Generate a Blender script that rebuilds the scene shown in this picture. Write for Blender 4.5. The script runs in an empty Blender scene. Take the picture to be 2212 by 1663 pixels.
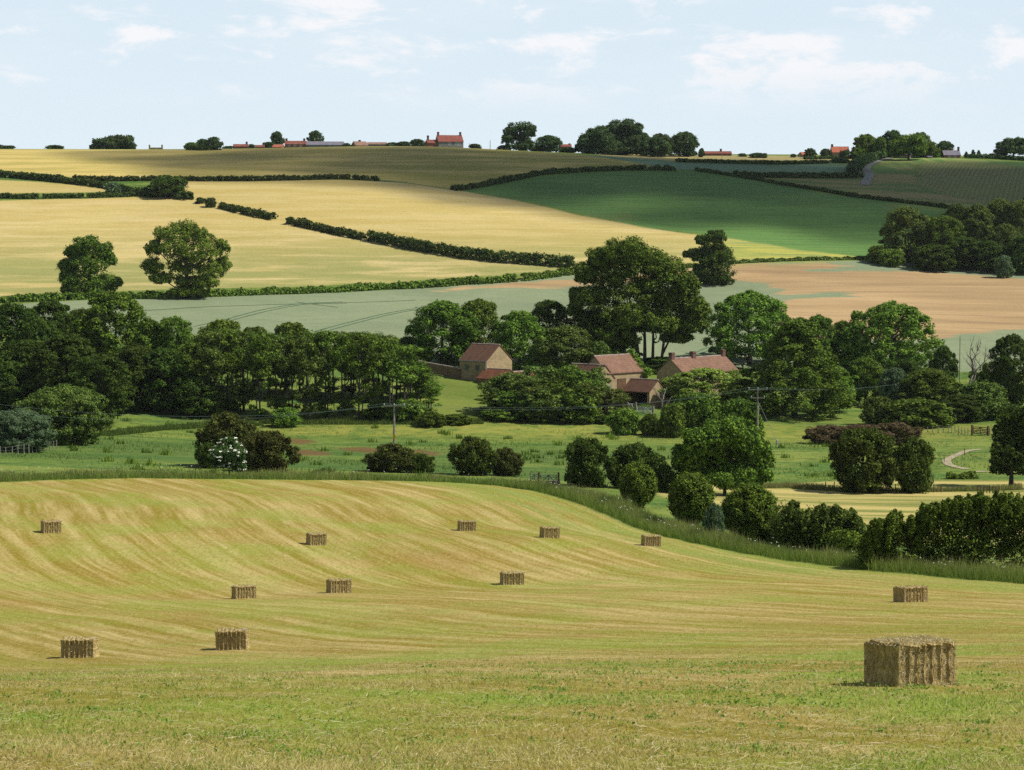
import bpy, math, random
import numpy as np
R = math.radians
scene = bpy.context.scene
COL = scene.collection

# ------------------------------------------------------------------ camera, sky, sun, exposure
FPX, CX, CY, HOR = 5000.0, 1106.0, 831.5, 520.0      # focal length and centre in units of a 2212 wide picture
TH = math.atan((CY - HOR) / FPX)
cam_d = bpy.data.cameras.new('camera'); cam = bpy.data.objects.new('camera', cam_d); COL.objects.link(cam)
cam_d.sensor_width = 36; cam_d.lens = 36 * FPX / 2212; cam_d.clip_start = 0.5; cam_d.clip_end = 12000
cam.location = (0, 0, 0); cam.rotation_euler = (R(90) - TH, 0, 0)
scene.camera = cam
SUN_EL, SUN_AZ = 50.0, -6.0                           # azimuth measured from +x towards +y
sdir = np.array([math.cos(R(SUN_EL)) * math.cos(R(SUN_AZ)), math.cos(R(SUN_EL)) * math.sin(R(SUN_AZ)), math.sin(R(SUN_EL))])
sun_d = bpy.data.lights.new('sun', 'SUN'); sun = bpy.data.objects.new('sun', sun_d); COL.objects.link(sun)
sun_d.energy = 5.0; sun_d.angle = R(0.53); sun_d.color = (1.0, 0.955, 0.87)
sun.rotation_euler = (R(90 - SUN_EL), 0, R(SUN_AZ + 90))
world = bpy.data.worlds.new('World'); scene.world = world; world.use_nodes = True
scene.view_settings.view_transform = 'Standard'; scene.view_settings.look = 'None'
scene.view_settings.exposure = 0.36; scene.view_settings.gamma = 1
scene.view_settings.use_curve_mapping = False
cy = scene.cycles
scene.render.engine = 'CYCLES'
cy.max_bounces = 5; cy.diffuse_bounces = 2; cy.glossy_bounces = 1; cy.transmission_bounces = 3; cy.transparent_max_bounces = 8
cy.volume_bounces = 0
try:
    cy.use_denoising = False
except Exception: pass

# ------------------------------------------------------------------ node helpers
class NT:
    def __init__(s, tree): s.t = tree; s.n = tree.nodes; s.l = tree.links
    def new(s, typ, **kw):
        n = s.n.new(typ)
        for k, v in kw.items():
            if k.startswith('i_'): n.inputs[k[2:].replace('_', ' ')].default_value = v
            else: setattr(n, k, v)
        return n
    def link(s, a, b): s.l.new(a, b)
    def val(s, x, inp):
        if hasattr(x, 'is_output') or hasattr(x, 'links'): s.l.new(x, inp)
        else: inp.default_value = x
    def math(s, op, a, b=0.0, clamp=False, c=None):
        n = s.n.new('ShaderNodeMath'); n.operation = op; n.use_clamp = clamp
        s.val(a, n.inputs[0]); s.val(b, n.inputs[1])
        if c is not None: s.val(c, n.inputs[2])
        return n.outputs[0]
    def mix(s, f, a, b, blend='MIX'):
        n = s.n.new('ShaderNodeMix'); n.data_type = 'RGBA'; n.blend_type = blend; n.clamp_factor = True
        s.val(f, n.inputs[0])
        for x, i in ((a, 6), (b, 7)):
            if isinstance(x, (tuple, list)): n.inputs[i].default_value = (*x[:3], 1)
            else: s.l.new(x, n.inputs[i])
        return n.outputs[2]
    def step(s, x, a, b):
        n = s.n.new('ShaderNodeMapRange'); n.interpolation_type = 'SMOOTHSTEP'
        s.val(x, n.inputs[0]); n.inputs[1].default_value = a; n.inputs[2].default_value = b
        return n.outputs[0]
    def noise(s, vec, scale, detail=3, rough=.55, dist=0):
        n = s.n.new('ShaderNodeTexNoise'); n.inputs['Scale'].default_value = scale
        n.inputs['Detail'].default_value = detail; n.inputs['Roughness'].default_value = rough
        n.inputs['Distortion'].default_value = dist
        s.l.new(vec, n.inputs['Vector']); return n.outputs[0]
    def comb(s, x, y, z=0.0):
        n = s.n.new('ShaderNodeCombineXYZ')
        for v, i in ((x, 0), (y, 1), (z, 2)): s.val(v, n.inputs[i])
        return n.outputs[0]
    def attr(s, name):
        n = s.n.new('ShaderNodeAttribute'); n.attribute_name = name; return n.outputs['Fac']
    def mapv(s, vec, loc=(0,0,0), rot=(0,0,0), sc=(1,1,1)):
        n = s.n.new('ShaderNodeMapping'); s.l.new(vec, n.inputs[0])
        n.inputs[1].default_value = loc; n.inputs[2].default_value = rot; n.inputs[3].default_value = sc
        return n.outputs[0]

def lin(r, g, b):
    f = lambda c: (c/255/12.92) if c/255 <= .04045 else ((c/255 + .055)/1.055)**2.4
    return (f(r), f(g), f(b))
ALB = 0.60
HAZE = 0.000024                                           # picture value of a sunlit surface -> base colour
def C(r, g, b, k=1.0): return tuple(c * ALB * k for c in lin(r, g, b))

MATS = {}
def new_mat(name):
    m = bpy.data.materials.new(name); m.use_nodes = True; MATS[name] = m
    nt = NT(m.node_tree); nt.n.clear()
    out = nt.new('ShaderNodeOutputMaterial'); return m, nt, out
def principled(nt, out, col, rough=.8, bump=None, bs=.3, bd=.05, spec=.2, metal=0):
    p = nt.new('ShaderNodeBsdfPrincipled')
    if isinstance(col, tuple): p.inputs['Base Color'].default_value = (*col, 1)
    else: nt.link(col, p.inputs['Base Color'])
    p.inputs['Roughness'].default_value = rough; p.inputs['Specular IOR Level'].default_value = spec
    p.inputs['Metallic'].default_value = metal
    if bump is not None:
        b = nt.new('ShaderNodeBump'); b.inputs['Strength'].default_value = bs; b.inputs['Distance'].default_value = bd
        nt.link(bump, b.inputs['Height']); nt.link(b.outputs[0], p.inputs['Normal'])
    nt.link(p.outputs[0], out.inputs[0]); return p

# ------------------------------------------------------------------ sky with thin clouds
w = NT(world.node_tree); w.n.clear()
wout = w.new('ShaderNodeOutputWorld'); bg = w.new('ShaderNodeBackground')
sky = w.new('ShaderNodeTexSky', sky_type='NISHITA', sun_disc=False)
sky.sun_elevation = R(SUN_EL); sky.sun_rotation = R(90 - SUN_AZ); sky.air_density = 1.0; sky.dust_density = 0.6; sky.ozone_density = 1.5
SKY_STR = 0.055
tc = w.new('ShaderNodeTexCoord'); sep = w.new('ShaderNodeSeparateXYZ'); w.link(tc.outputs['Generated'], sep.inputs[0])
dx, dy, dz = sep.outputs
vv = w.comb(w.math('MULTIPLY', dx, 9.0), w.math('MULTIPLY', dy, 9.0), w.math('MULTIPLY', dz, 26.0))
n1 = w.noise(vv, 2.9, 8, .60, .3); n2 = w.noise(w.mapv(vv, loc=(7.3, 2.1, 4.4)), .8, 2, .5)
band = w.math('MULTIPLY', w.step(dz, .050, .078), w.step(dz, .40, .13))
cl = w.math('ADD', w.math('MULTIPLY', n1, .72), w.math('MULTIPLY', n2, .42))
puff = w.math('MULTIPLY', w.step(cl, .545, .66), band)
wisp = w.math('MULTIPLY', w.step(w.noise(w.mapv(vv, loc=(3, 9, 1), sc=(1, 1, 2.0)), .9, 5, .6), .40, .72), .38)
skyc = w.mix(w.step(dz, -.02, .16), (11.1, 12.6, 13.5), (9.6, 11.5, 13.0))     # milky summer air low over the hills
skyb = w.mix(w.step(dz, .12, .5), skyc, sky.outputs[0])
c1 = w.mix(wisp, skyb, (11.5, 12.7, 13.5))
c2 = w.mix(w.math('MULTIPLY', puff, .85), c1, (13.7, 13.6, 13.9))
w.link(c2, bg.inputs[0]); bg.inputs[1].default_value = SKY_STR
w.link(bg.outputs[0], wout.inputs[0])

# ------------------------------------------------------------------ tags and meshes
def tag(o, label=None, cat=None, group=None, kind=None):
    if label: o['label'] = label
    if cat: o['category'] = cat
    if group: o['group'] = group
    if kind: o['kind'] = kind
    return o
def empty(name, loc, label=None, cat=None, group=None, rz=0):
    o = bpy.data.objects.new(name, None); COL.objects.link(o); o.location = loc; o.rotation_euler.z = rz
    o.empty_display_size = .3
    return tag(o, label, cat, group)
def raw_mesh(name, V, F, mats, tone=None, fmat=None, smooth=False):
    """V (n,3); F (m,k) array of equal-size faces, or a list of tuples"""
    me = bpy.data.meshes.new(name)
    V = np.asarray(V, dtype=np.float32)
    if isinstance(F, np.ndarray):
        m, k = F.shape
        me.vertices.add(len(V)); me.vertices.foreach_set('co', V.ravel())
        me.loops.add(m * k); me.loops.foreach_set('vertex_index', F.astype(np.int32).ravel())
        me.polygons.add(m); me.polygons.foreach_set('loop_start', np.arange(0, m * k, k, dtype=np.int32))
    else:
        me.from_pydata(V.tolist(), [], F)
    me.update(calc_edges=True)
    for mt in (mats if isinstance(mats, (list, tuple)) else [mats]): me.materials.append(mt)
    if tone is not None:
        a = me.attributes.new('tone', 'FLOAT', 'FACE'); a.data.foreach_set('value', np.asarray(tone, dtype=np.float32))
    if fmat is not None: me.polygons.foreach_set('material_index', np.asarray(fmat, dtype=np.int32))
    me.polygons.foreach_set('use_smooth', np.full(len(me.polygons), smooth))
    me.update()
    return me
def mobj(name, me, parent=None, loc=(0, 0, 0)):
    o = bpy.data.objects.new(name, me); COL.objects.link(o); o.location = loc
    if parent is not None: o.parent = parent
    return o
class MB:
    """collects boxes and tubes into one mesh"""
    def __init__(s): s.v = []; s.f = []
    def poly(s, pts, faces):
        b = len(s.v); s.v += [tuple(p) for p in pts]; s.f += [tuple(b + i for i in f) for f in faces]; return s
    def box(s, x0, x1, y0, y1, z0, z1):
        return s.poly([(x0,y0,z0),(x1,y0,z0),(x1,y1,z0),(x0,y1,z0),(x0,y0,z1),(x1,y0,z1),(x1,y1,z1),(x0,y1,z1)],
                      [(0,3,2,1),(4,5,6,7),(0,1,5,4),(1,2,6,5),(2,3,7,6),(3,0,4,7)])
    def tube(s, pts, rad, n=6):
        pts = [np.array(p, float) for p in pts]; rings = []
        b = len(s.v)
        for i, p in enumerate(pts):
            d = pts[min(i+1, len(pts)-1)] - pts[max(i-1, 0)]; d = d / (np.linalg.norm(d) + 1e-9)
            a = np.cross(d, [0, 1, 0] if abs(d[1]) < .9 else [1, 0, 0]); a /= np.linalg.norm(a); c = np.cross(d, a)
            r = rad[i] if hasattr(rad, '__len__') else rad
            for k in range(n):
                t = 2*math.pi*k/n; s.v.append(tuple(p + r*(math.cos(t)*a + math.sin(t)*c)))
        for i in range(len(pts)-1):
            for k in range(n):
                k2 = (k+1) % n
                s.f.append((b+i*n+k, b+i*n+k2, b+(i+1)*n+k2, b+(i+1)*n+k))
        s.f.append(tuple(b + k for k in range(n))[::-1]); s.f.append(tuple(b + (len(pts)-1)*n + k for k in range(n)))
        return s
    def build(s, name, mat, parent=None, loc=(0,0,0), smooth=False):
        return mobj(name, raw_mesh(name, s.v, s.f, mat, smooth=smooth), parent, loc)

# ------------------------------------------------------------------ terrain: heights measured at places on the land
def tan_of(py):
    c = (CY - py) / FPX; return (-math.sin(TH) + c*math.cos(TH)) / (math.cos(TH) + c*math.sin(TH))
def xk(px, py=600):
    return ((px - CX)/FPX) / (math.cos(TH) + (CY - py)/FPX*math.sin(TH))
ctl = []
def cp(*rows):
    for px, py, Y in rows: ctl.append((xk(px, py)*Y, Y, tan_of(py)*Y, px))
cp((0,1663,27),(1106,1663,27),(2212,1663,27),(0,1490,45),(1106,1480,45),(2212,1478,45),
   (170,1424,98),(500,1408,100),(1106,1385,100),(1700,1365,100),(2212,1350,100),(1967,1300,125),
   (527,1293,148),(732,1281,147),(0,1290,135),(1106,1262,160),(1500,1270,145),
   (110,1152,175),(683,1177,178),(1008,1147,190),(1187,1161,182),(1406,1180,182),
   (0,1042,225),(500,1035,240),(1000,1045,240),(1230,1080,225),(1400,1150,200),(1600,1195,182),(1900,1235,165),(2212,1262,155),
   (2212,1130,215),(1800,1080,250),(1450,1050,262),(2212,1040,275),
   (0,1000,255),(50,985,270),(230,945,315),(560,917,350),(950,915,352),(850,985,300),(1300,930,350),(1687,965,320),(1300,1000,290),
   (2120,935,345),(2100,1000,295),(1800,945,345),
   (1051,826,395),(960,870,372),(905,802,412),(1354,877,383),(1476,850,400),(1403,879,375),(1380,790,430),(1600,850,410),(1900,860,410),(2212,850,415),
   (0,775,400),(450,790,400),(650,800,400),
   (900,722,460),(700,720,462),(300,660,520),(430,640,545),(600,634,560),(900,619,585),(1240,590,600),(1550,615,600),(1200,700,480),
   (2040,730,480),(2212,602,612),(2212,700,510),(1700,640,560),(1600,568,625),(1900,562,640),(100,650,530),
   (0,640,545),(0,560,600),(0,430,690),(400,430,690),(400,560,610),(650,487,650),(1000,552,612),(0,380,750),(300,412,710),
   (350,390,735),(740,386,740),(0,336,840),(500,345,820),(900,345,810),(900,400,730),(980,412,735),(1100,480,670),(1200,335,860),
   (1200,375,780),(1400,366,800),(1300,430,720),(1500,500,670),(1240,573,605),(1500,368,800),(1640,388,790),(1840,423,745),
   (2047,449,715),(1880,550,650),(1700,520,662),(1500,341,930),(1640,353,870),(1860,382,830),(1860,345,930),(2212,356,890),
   (2212,440,760),(2050,400,800),(2212,585,632),(2000,575,635),
   (0,321.5,925),(450,321.5,925),(900,316,900),(1100,324,920),(1300,333,940),(1550,335.5,950),(1850,338,950),(2000,337,945),(2212,345,930))
for x, Y, z in ((-14,-60,3.5),(0,-60,3.5),(14,-60,3.5),(0,0,-1.75),(-8,0,-1.75),(8,0,-1.75)): ctl.append((x, Y, z, 1106))
for k, z in ((-.22,36.2),(-.1,36.3),(0,35.6),(.1,34.6),(.22,32.5)): ctl.append((k*1150, 1150, z, 1106 + k*5000))
for x, Y, z, px in list(ctl):                       # carry the heights on past both sides of the picture
    if px <= 120:
        for d in (120, 420): ctl.append((x - d, Y, z, px))
    if px >= 2040:
        for d in (120, 420): ctl.append((x + d, Y, z, px))
for Y, z in ((-60,3.5),(0,-1.75)):
    for d in (-430,-130,130,430): ctl.append((d, Y, z, 0))
ctl = np.array(ctl)[:, :3]
_, ui = np.unique(np.round(ctl[:, :2], 1), axis=0, return_index=True); ctl = ctl[ui]
def tps_u(r2): return r2 * np.log(r2 + 1e-9)
S = 100.0
TPP = ctl[:, :2] / S; TPN = len(TPP)
K = tps_u(((TPP[:, None] - TPP[None])**2).sum(-1)) + np.eye(TPN) * 2e-3
A = np.zeros((TPN+3, TPN+3)); A[:TPN, :TPN] = K; A[:TPN, TPN] = 1; A[:TPN, TPN+1:] = TPP; A[TPN, :TPN] = 1; A[TPN+1:, :TPN] = TPP.T
TPW = np.linalg.solve(A, np.r_[ctl[:, 2], 0, 0, 0])
def zt(x, y):
    x = np.asarray(x, float); y = np.asarray(y, float); sh = np.broadcast(x, y).shape
    X = np.broadcast_to(x, sh).ravel(); Y = np.broadcast_to(y, sh).ravel(); out = np.empty(len(X))
    Xc = np.clip(X, -640, 640); Yc = np.clip(Y, -60, 1150)
    for i in range(0, len(X), 40000):
        q = np.stack([Xc[i:i+40000], Yc[i:i+40000]], 1) / S
        r2 = ((q[:, None] - TPP[None])**2).sum(-1)
        out[i:i+40000] = tps_u(r2) @ TPW[:TPN] + TPW[TPN] + q @ TPW[TPN+1:]
    far = np.clip((Y - 1150) / 2500, 0, 1); out = out*(1-far) + 8.0*far
    near = 0.05*np.sin(X*.9+1.3*np.sin(Y*.31))*np.sin(Y*.7+X*.2)*np.clip((Y-12)/20,0,1)*np.clip((260-Y)/60,0,1)
    return (out + near).reshape(sh)
def zg(x, y): return float(zt(x, y))
YS = np.concatenate([np.arange(15, 300, 1.0), np.arange(300, 1100, 1.5)])
_hit = {}
def hit(px, py, ymin=0):
    """where the line of sight meets the land"""
    key = (px, py, ymin)
    if key in _hit: return _hit[key]
    ys = YS[YS > ymin]; k = xk(px, py); t = tan_of(py)
    d = zt(k*ys, ys) - t*ys
    i = np.where((d[1:] >= 0) & (d[:-1] < 0))[0]
    if len(i) == 0: Y = ys[np.argmax((zt(k*ys, ys)/ys)[ys < 1000])]
    else:
        j = i[0]; Y = ys[j] + (ys[j+1]-ys[j]) * (-d[j])/(d[j+1]-d[j])
    _hit[key] = (k*Y, Y, zg(k*Y, Y)); return _hit[key]
def at(px, Y, py=600):
    x = xk(px, py)*Y; return (x, Y, zg(x, Y))
def zpx(py, Y): return tan_of(py)*Y
# ------------------------------------------------------------------ the ground: one sheet, fields marked by their real boundaries
us = np.concatenate([[-1.5,-1.2,-1.0,-.8,-.65,-.54,-.45,-.38,-.33,-.3,-.28], np.linspace(-.262,.262,470),
                     [.28,.3,.33,.38,.45,.54,.65,.8,1.0,1.2,1.5]])
ys = np.concatenate([np.arange(-60,16,5.), np.arange(16,270,.9), np.arange(270,470,1.1), np.arange(470,1000,1.7),
                     np.geomspace(1002,3600,44)])
GX = us[None, :] * (np.maximum(ys, 0)[:, None] + 25); GY = np.repeat(ys[:, None], len(us), 1)
GZ = zt(GX, GY); nr, nc = GX.shape
def sdf(poly, X, Y, closed=True):
    """signed distance, positive inside"""
    P_ = np.array(poly, float); d2 = np.full(X.shape, 1e12); ins = np.zeros(X.shape, bool)
    m = len(P_) if closed else len(P_)-1
    for i in range(m):
        a = P_[i]; b = P_[(i+1) % len(P_)]; e = b - a
        t = np.clip(((X-a[0])*e[0] + (Y-a[1])*e[1]) / (e@e + 1e-9), 0, 1)
        d2 = np.minimum(d2, (X-a[0]-t*e[0])**2 + (Y-a[1]-t*e[1])**2)
        if closed and a[1] != b[1]:
            c = ((a[1] > Y) != (b[1] > Y)) & (X < (b[0]-a[0])*(Y-a[1])/(b[1]-a[1]) + a[0]); ins ^= c
    d = np.sqrt(d2)
    return np.where(ins, d, -d) if closed else d
def H(*pts, ymin=0): return [hit(a, b, ymin)[:2] for a, b in pts]
def ext(p, dx, dy=0): return (p[0]+dx, p[1]+dy)
EDG = H((1000,1044),(1080,1050),(1150,1060),(1230,1082),(1310,1113),(1400,1150),(1500,1174),(1600,1195),(1750,1217),(1900,1235),(2060,1250),(2212,1262))
TOPL = H((0,1042),(120,1037),(300,1033),(500,1035),(700,1037),(860,1039))
hay = [(-260, 205), (-160, 218)] + TOPL + EDG + [(90, 128), (150, 100), (150, -60), (-260, -60)]
right_hay = H((1400,1060),(1470,1048),(1560,1047),(1700,1044),(1850,1037),(2000,1036),(2212,1037)) + [(110,282),(120,215),(60,205)] + \
            H((2212,1180),(2000,1170),(1880,1150),(1700,1120),(1540,1090),(1440,1075))
pea = [(-260,505)] + H((0,660),(100,652),(250,646),(430,640),(600,635),(734,630),(900,621),(1060,610),(1140,603),(1200,596),(1240,592),(1300,588),(1480,580),(1600,569),
        (1750,565),(1880,562),(1960,567),(2050,578),(2212,590)) + [(230,620),(250,440)] + [(60,440),(-20,425),(-60,445),(-130,450),(-260,445)]
tan1 = H((930,627),(1000,617),(1100,611),(1180,604),(1250,598),(1300,592)) + H((1400,590),(1480,580),(1600,570),(1700,567),(1790,570),(1845,573),(1790,578),(1755,583),
        (1850,585),(1930,586),(2030,588),(2212,602)) + [(200,598),(215,520)] + H((2212,708),(2120,719),(2040,729),(1960,735),(1900,738),(1700,735),(1680,690),(1690,652),(1720,645),(1790,643),(1845,640),(1840,634),(1780,632),(1700,637),(1665,630),(1690,624),
        (1640,612),(1560,605),(1480,603),(1400,610),(1200,618),(1100,622),(1000,627))
tan2 = []
hill = [(-330,548)] + H((0,641),(130,640),(250,629),(430,624),(600,620),(734,614),(900,606),(1060,596),(1240,584),(1480,572),(1590,566),(1730,561),(1880,556),(1850,545),
        (1700,527),(1560,514),(1430,497),(1250,465),(1100,430),(1000,412),(940,405),(818,392),(740,388),(540,391),(350,391),(325,422),(300,425),(0,433)) + [(-330,690)]
green = H((1000,412),(1017,409),(1104,392),(1155,381),(1255,374),(1356,369),(1452,369),(1503,370),(1640,391),(1687,401),(1838,426),(2047,452)) + [(160,690)] + \
        H((2000,480),(1890,550),(1870,556),(1730,540),(1500,503),(1400,492),(1250,462),(1100,428))
upper = [(-330,755)] + H((0,372),(150,382),(160,388),(350,386),(540,387),(743,384),(818,388),(900,397),(978,410),(1017,404),(1104,386),(1155,375),(1255,368),(1356,363),(1420,360),(1380,352),(1250,334),(1100,325)) + \
        [(30,905),(-30,902),(-120,905),(-180,912),(-330,905)]
tri = [(-330,715)] + H((0,388),(150,398),(235,408),(240,414),(0,418)) + [(-330,700)]
bean1 = H((1250,334),(1380,352),(1452,366),(1503,367),(1590,377),(1860,379),(1855,356),(1785,353),(1670,356),(1468,351),(1380,342),(1300,337))
stub = H((1300,336),(1468,349),(1670,353),(1785,351),(1850,346),(1860,342)) + [(160,955),(30,955)]
rfield = H((1590,381),(1860,385),(1876,384),(1885,372),(1930,362),(1975,355),(1984,395),(2100,425),(2212,445),(2212,470),(2100,455),(2047,448),(1838,421),(1687,396))
crop = H((1985,353),(2060,350),(2130,352),(2212,362)) + [(230,860),(230,770)] + H((2212,440),(2120,434),(2050,425),(1984,398))
lanes = H((1876,384),(1885,360),(1912,341),(1990,339),(2212,349)) + [(240,890),(240,860)] + H((2212,362),(2130,352),(2060,350),(1985,353),(1975,360),(1900,372))
gloss = H((1560,512),(1700,524),(1850,541),(1880,556),(1730,563),(1590,567),(1500,572),(1520,540))
soil = [H((610,949),(640,947),(670,951),(680,956),(650,960),(620,956)), H((630,973),(665,971),(715,978),(705,984),(660,984),(634,980)),
        H((735,967),(780,965),(822,969),(825,976),(790,978),(745,973)), H((870,972),(910,971),(955,979),(940,984),(890,981)), H((415,1004),(470,1001),(480,1006),(430,1008))]
pasture = H((952,915),(925,812),(1050,830),(1075,850),(1052,915)) 
lawn = H((1760,925),(1800,890),(1870,890),(1870,925)) + []
layers = dict(hay=hay, rhay=right_hay, pea=pea, tan=tan1, hill=hill, green=green, upper=upper, tri=tri, bean=bean1, stub=stub,
              rfield=rfield, crop=crop, lanes=lanes, gloss=gloss, pasture=pasture)
GXf, GYf = GX.ravel(), GY.ravel()
att = {k: sdf(v, GXf, GYf) for k, v in layers.items()}
att['soil'] = np.max([sdf(p, GXf, GYf) for p in soil], axis=0)
for k in att: att[k] = np.clip(att[k], -60, 60)
ed = [(-40, 330), (-14, 268)] + EDG[1:] + [(43, 139), (56, 121), (78, 101), (115, 80), (170, 62)]
att['row'] = sdf(ed, GXf, GYf, closed=False)
V = np.stack([GXf, GYf, GZ.ravel()], 1)
i0 = (np.arange(nr-1)[:, None]*nc + np.arange(nc-1)[None]).ravel()
F = np.stack([i0, i0+1, i0+nc+1, i0+nc], 1)
fy = GYf[i0]
# near material up to the middle of the meadow, far material beyond
def base_geo(nt):
    g = nt.new('ShaderNodeNewGeometry'); s = nt.new('ShaderNodeSeparateXYZ'); nt.link(g.outputs['Position'], s.inputs[0])
    return g.outputs['Position'], s.outputs[0], s.outputs[1], s.outputs[2]
def meadow_col(nt, pos, x, y, z):
    a = nt.noise(pos, .035, 4, .6); b = nt.noise(pos, .45, 4, .7); c = nt.noise(nt.mapv(pos, sc=(.25, 1, 1)), .12, 3, .6)
    col = nt.mix(nt.step(a, .35, .68), C(116,140,62), C(146,158,76))
    col = nt.mix(nt.step(c, .45, .64), col, C(92,126,58))
    col = nt.mix(nt.math('MULTIPLY', nt.step(b, .45, .7), .7), col, C(58,88,34))
    col = nt.mix(nt.math('MULTIPLY', nt.step(nt.noise(pos, 1.6, 2, .7), .55, .75), .55), col, C(176,170,92))
    rk = nt.math('MULTIPLY', nt.math('MULTIPLY', nt.step(y, 258, 272), nt.step(y, 330, 305)), nt.math('MULTIPLY', nt.step(x, 36, 14), nt.step(nt.noise(pos, .05, 4, .65), .34, .52)))
    col = nt.mix(nt.math('MULTIPLY', rk, .7), col, C(84,114,56))
    yl = nt.math('MULTIPLY', nt.math('MULTIPLY', nt.step(y, 325, 345), nt.math('MULTIPLY', nt.step(y, 372, 352), nt.step(x, -48, -30))), nt.step(nt.noise(pos, .25, 4, .7), .35, .6))
    return nt.mix(nt.math('MULTIPLY', yl, .7), col, C(170,166,80))
def edge_fac(nt, name, soft=.6, wob=None, amp=0):
    d = nt.attr(name)
    if wob is not None: d = nt.math('ADD', d, nt.math('MULTIPLY', nt.math('SUBTRACT', wob, .5), amp))
    return nt.step(d, -soft, soft)
gm, nt, out = new_mat('near_ground')
pos, x, y, z = base_geo(nt)
wob = nt.noise(pos, .6, 3, .6)
col = meadow_col(nt, pos, x, y, z)
row = nt.attr('row')
rv = nt.comb(nt.math('ADD', nt.math('MULTIPLY', row, .42), nt.math('MULTIPLY', nt.noise(pos, .05, 2), .5)), nt.math('MULTIPLY', y, .016), 0)
s1 = nt.noise(rv, 1.75, 4, .62); s2 = nt.noise(nt.mapv(rv, loc=(5, 3, 0), sc=(.35, 2.2, 1)), 1.0, 3, .6)
rv2 = nt.comb(nt.math('MULTIPLY', row, 1.9), nt.math('MULTIPLY', y, .07), 2.0); s3 = nt.noise(rv2, 1.0, 4, .7)
mot = nt.noise(pos, .11, 5, .65); fine = nt.noise(nt.mapv(pos, sc=(1, .35, 1)), 4.5, 5, .75); fine2 = nt.noise(nt.mapv(pos, sc=(1, .5, 1)), 17, 3, .7)
g1 = nt.noise(nt.mapv(pos, loc=(30, 11, 0)), .085, 4, .62)
hc = nt.mix(nt.step(s1, .36, .70), C(156,136,48), C(208,186,122))                                       # raked straw on olive stubble
hc = nt.mix(nt.math('MULTIPLY', nt.step(s3, .46, .70), .42), hc, C(224,204,138))
hc = nt.mix(nt.math('MULTIPLY', nt.step(s2, .50, .68), .6), hc, C(152,152,52))
nearg = nt.math('ADD', .45, nt.math('MULTIPLY', nt.step(y, 120, 60), .55))
hc = nt.mix(nt.math('MULTIPLY', nt.step(g1, .44, .62), nearg), hc, C(150,170,64))                        # regrowth
hc = nt.mix(nt.math('MULTIPLY', nt.step(mot, .52, .70), .55), hc, C(172,138,74))
edg = nt.math('MULTIPLY', nt.step(row, 14, 3), nt.step(nt.noise(rv, 2.0, 3, .6), .35, .6))
hc = nt.mix(nt.math('MULTIPLY', edg, .75), hc, C(140,160,70))
hc = nt.mix(nt.math('MULTIPLY', nt.step(fine, .52, .74), .55), hc, C(228,208,156))
hc = nt.mix(nt.math('MULTIPLY', nt.step(fine, .50, .30), .65), hc, C(116,112,40))
hc = nt.mix(nt.math('MULTIPLY', nt.math('MULTIPLY', nt.step(fine2, .52, .36), nt.step(y, 160, 60)), .5), hc, C(104,100,40))
# right-hand hay strip, paler
rc = nt.mix(nt.step(nt.noise(nt.mapv(pos, rot=(0,0,.12), sc=(.09, 1, 1)), .22, 4, .6), .38, .60), C(132,142,70), C(210,192,120))
rc = nt.mix(nt.math('MULTIPLY', nt.step(fine, .5, .75), .4), rc, C(226,208,140))
col = nt.mix(nt.math('MULTIPLY', edge_fac(nt, 'soil', .9, nt.noise(nt.mapv(pos, sc=(.5, 1, 1)), .9, 5, .75), 5.0), .75), col, C(126,88,62))
col = nt.mix(edge_fac(nt, 'pasture', 2.0), col, nt.mix(nt.step(mot, .4, .6), C(112,128,56), C(134,146,68)))
col = nt.mix(edge_fac(nt, 'rhay', .8, wob, 1.5), col, rc)
col = nt.mix(edge_fac(nt, 'hay', .5, wob, 1.2), col, hc)
hgt = nt.math('ADD', fine, nt.math('MULTIPLY', fine2, .4))
principled(nt, out, col, .9, bump=hgt, bs=.55, bd=.10, spec=.05)

fm, nt, out = new_mat('far_ground')
pos, x, y, z = base_geo(nt)
col = meadow_col(nt, pos, x, y, z)
cont = nt.comb(nt.math('MULTIPLY', x, .02), nt.math('ADD', nt.math('MULTIPLY', z, .42), nt.math('MULTIPLY', y, .02)), 0)
b1 = nt.noise(cont, 1.2, 4, .6); b2 = nt.noise(nt.mapv(cont, loc=(9, 4, 0), sc=(1.3, 3.2, 1)), 1.6, 4, .65); b3 = nt.noise(nt.mapv(pos, sc=(.25, 1, 1)), .5, 3, .7)
b4 = nt.noise(nt.comb(nt.math('MULTIPLY', x, .06), nt.math('ADD', nt.math('MULTIPLY', z, 2.6), nt.math('MULTIPLY', y, .16)), 0), 1.0, 5, .72)
big = nt.noise(pos, .010, 3, .5); mid = nt.noise(pos, .03, 4, .6); gr = nt.noise(pos, 1.1, 3, .7)
lowhill = nt.step(z, 6, -9)
def fieldcol(a, b, c, d, kb=.6):
    q = nt.mix(nt.step(b1, .38, .62), a, b)
    q = nt.mix(nt.math('MULTIPLY', nt.step(b2, .50, .68), kb), q, c)
    q = nt.mix(nt.math('MULTIPLY', nt.step(mid, .52, .70), .7), q, d)
    q = nt.mix(nt.math('MULTIPLY', nt.step(b4, .48, .74), .32), q, tuple(v*.72 for v in b)); return nt.mix(nt.math('MULTIPLY', nt.step(b4, .48, .30), .5), q, tuple(v*1.12 for v in a))
wheat = fieldcol(C(226,204,144), C(212,188,118), C(196,178,100), C(218,198,126))
wheat = nt.mix(nt.math('MULTIPLY', nt.step(big, .46, .58), .35), wheat, C(198,178,104))
gfac = nt.math('MULTIPLY', nt.math('MULTIPLY', lowhill, nt.step(nt.math('ADD', b1, nt.math('MULTIPLY', mid, .5)), .56, .82)), .85)
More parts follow.
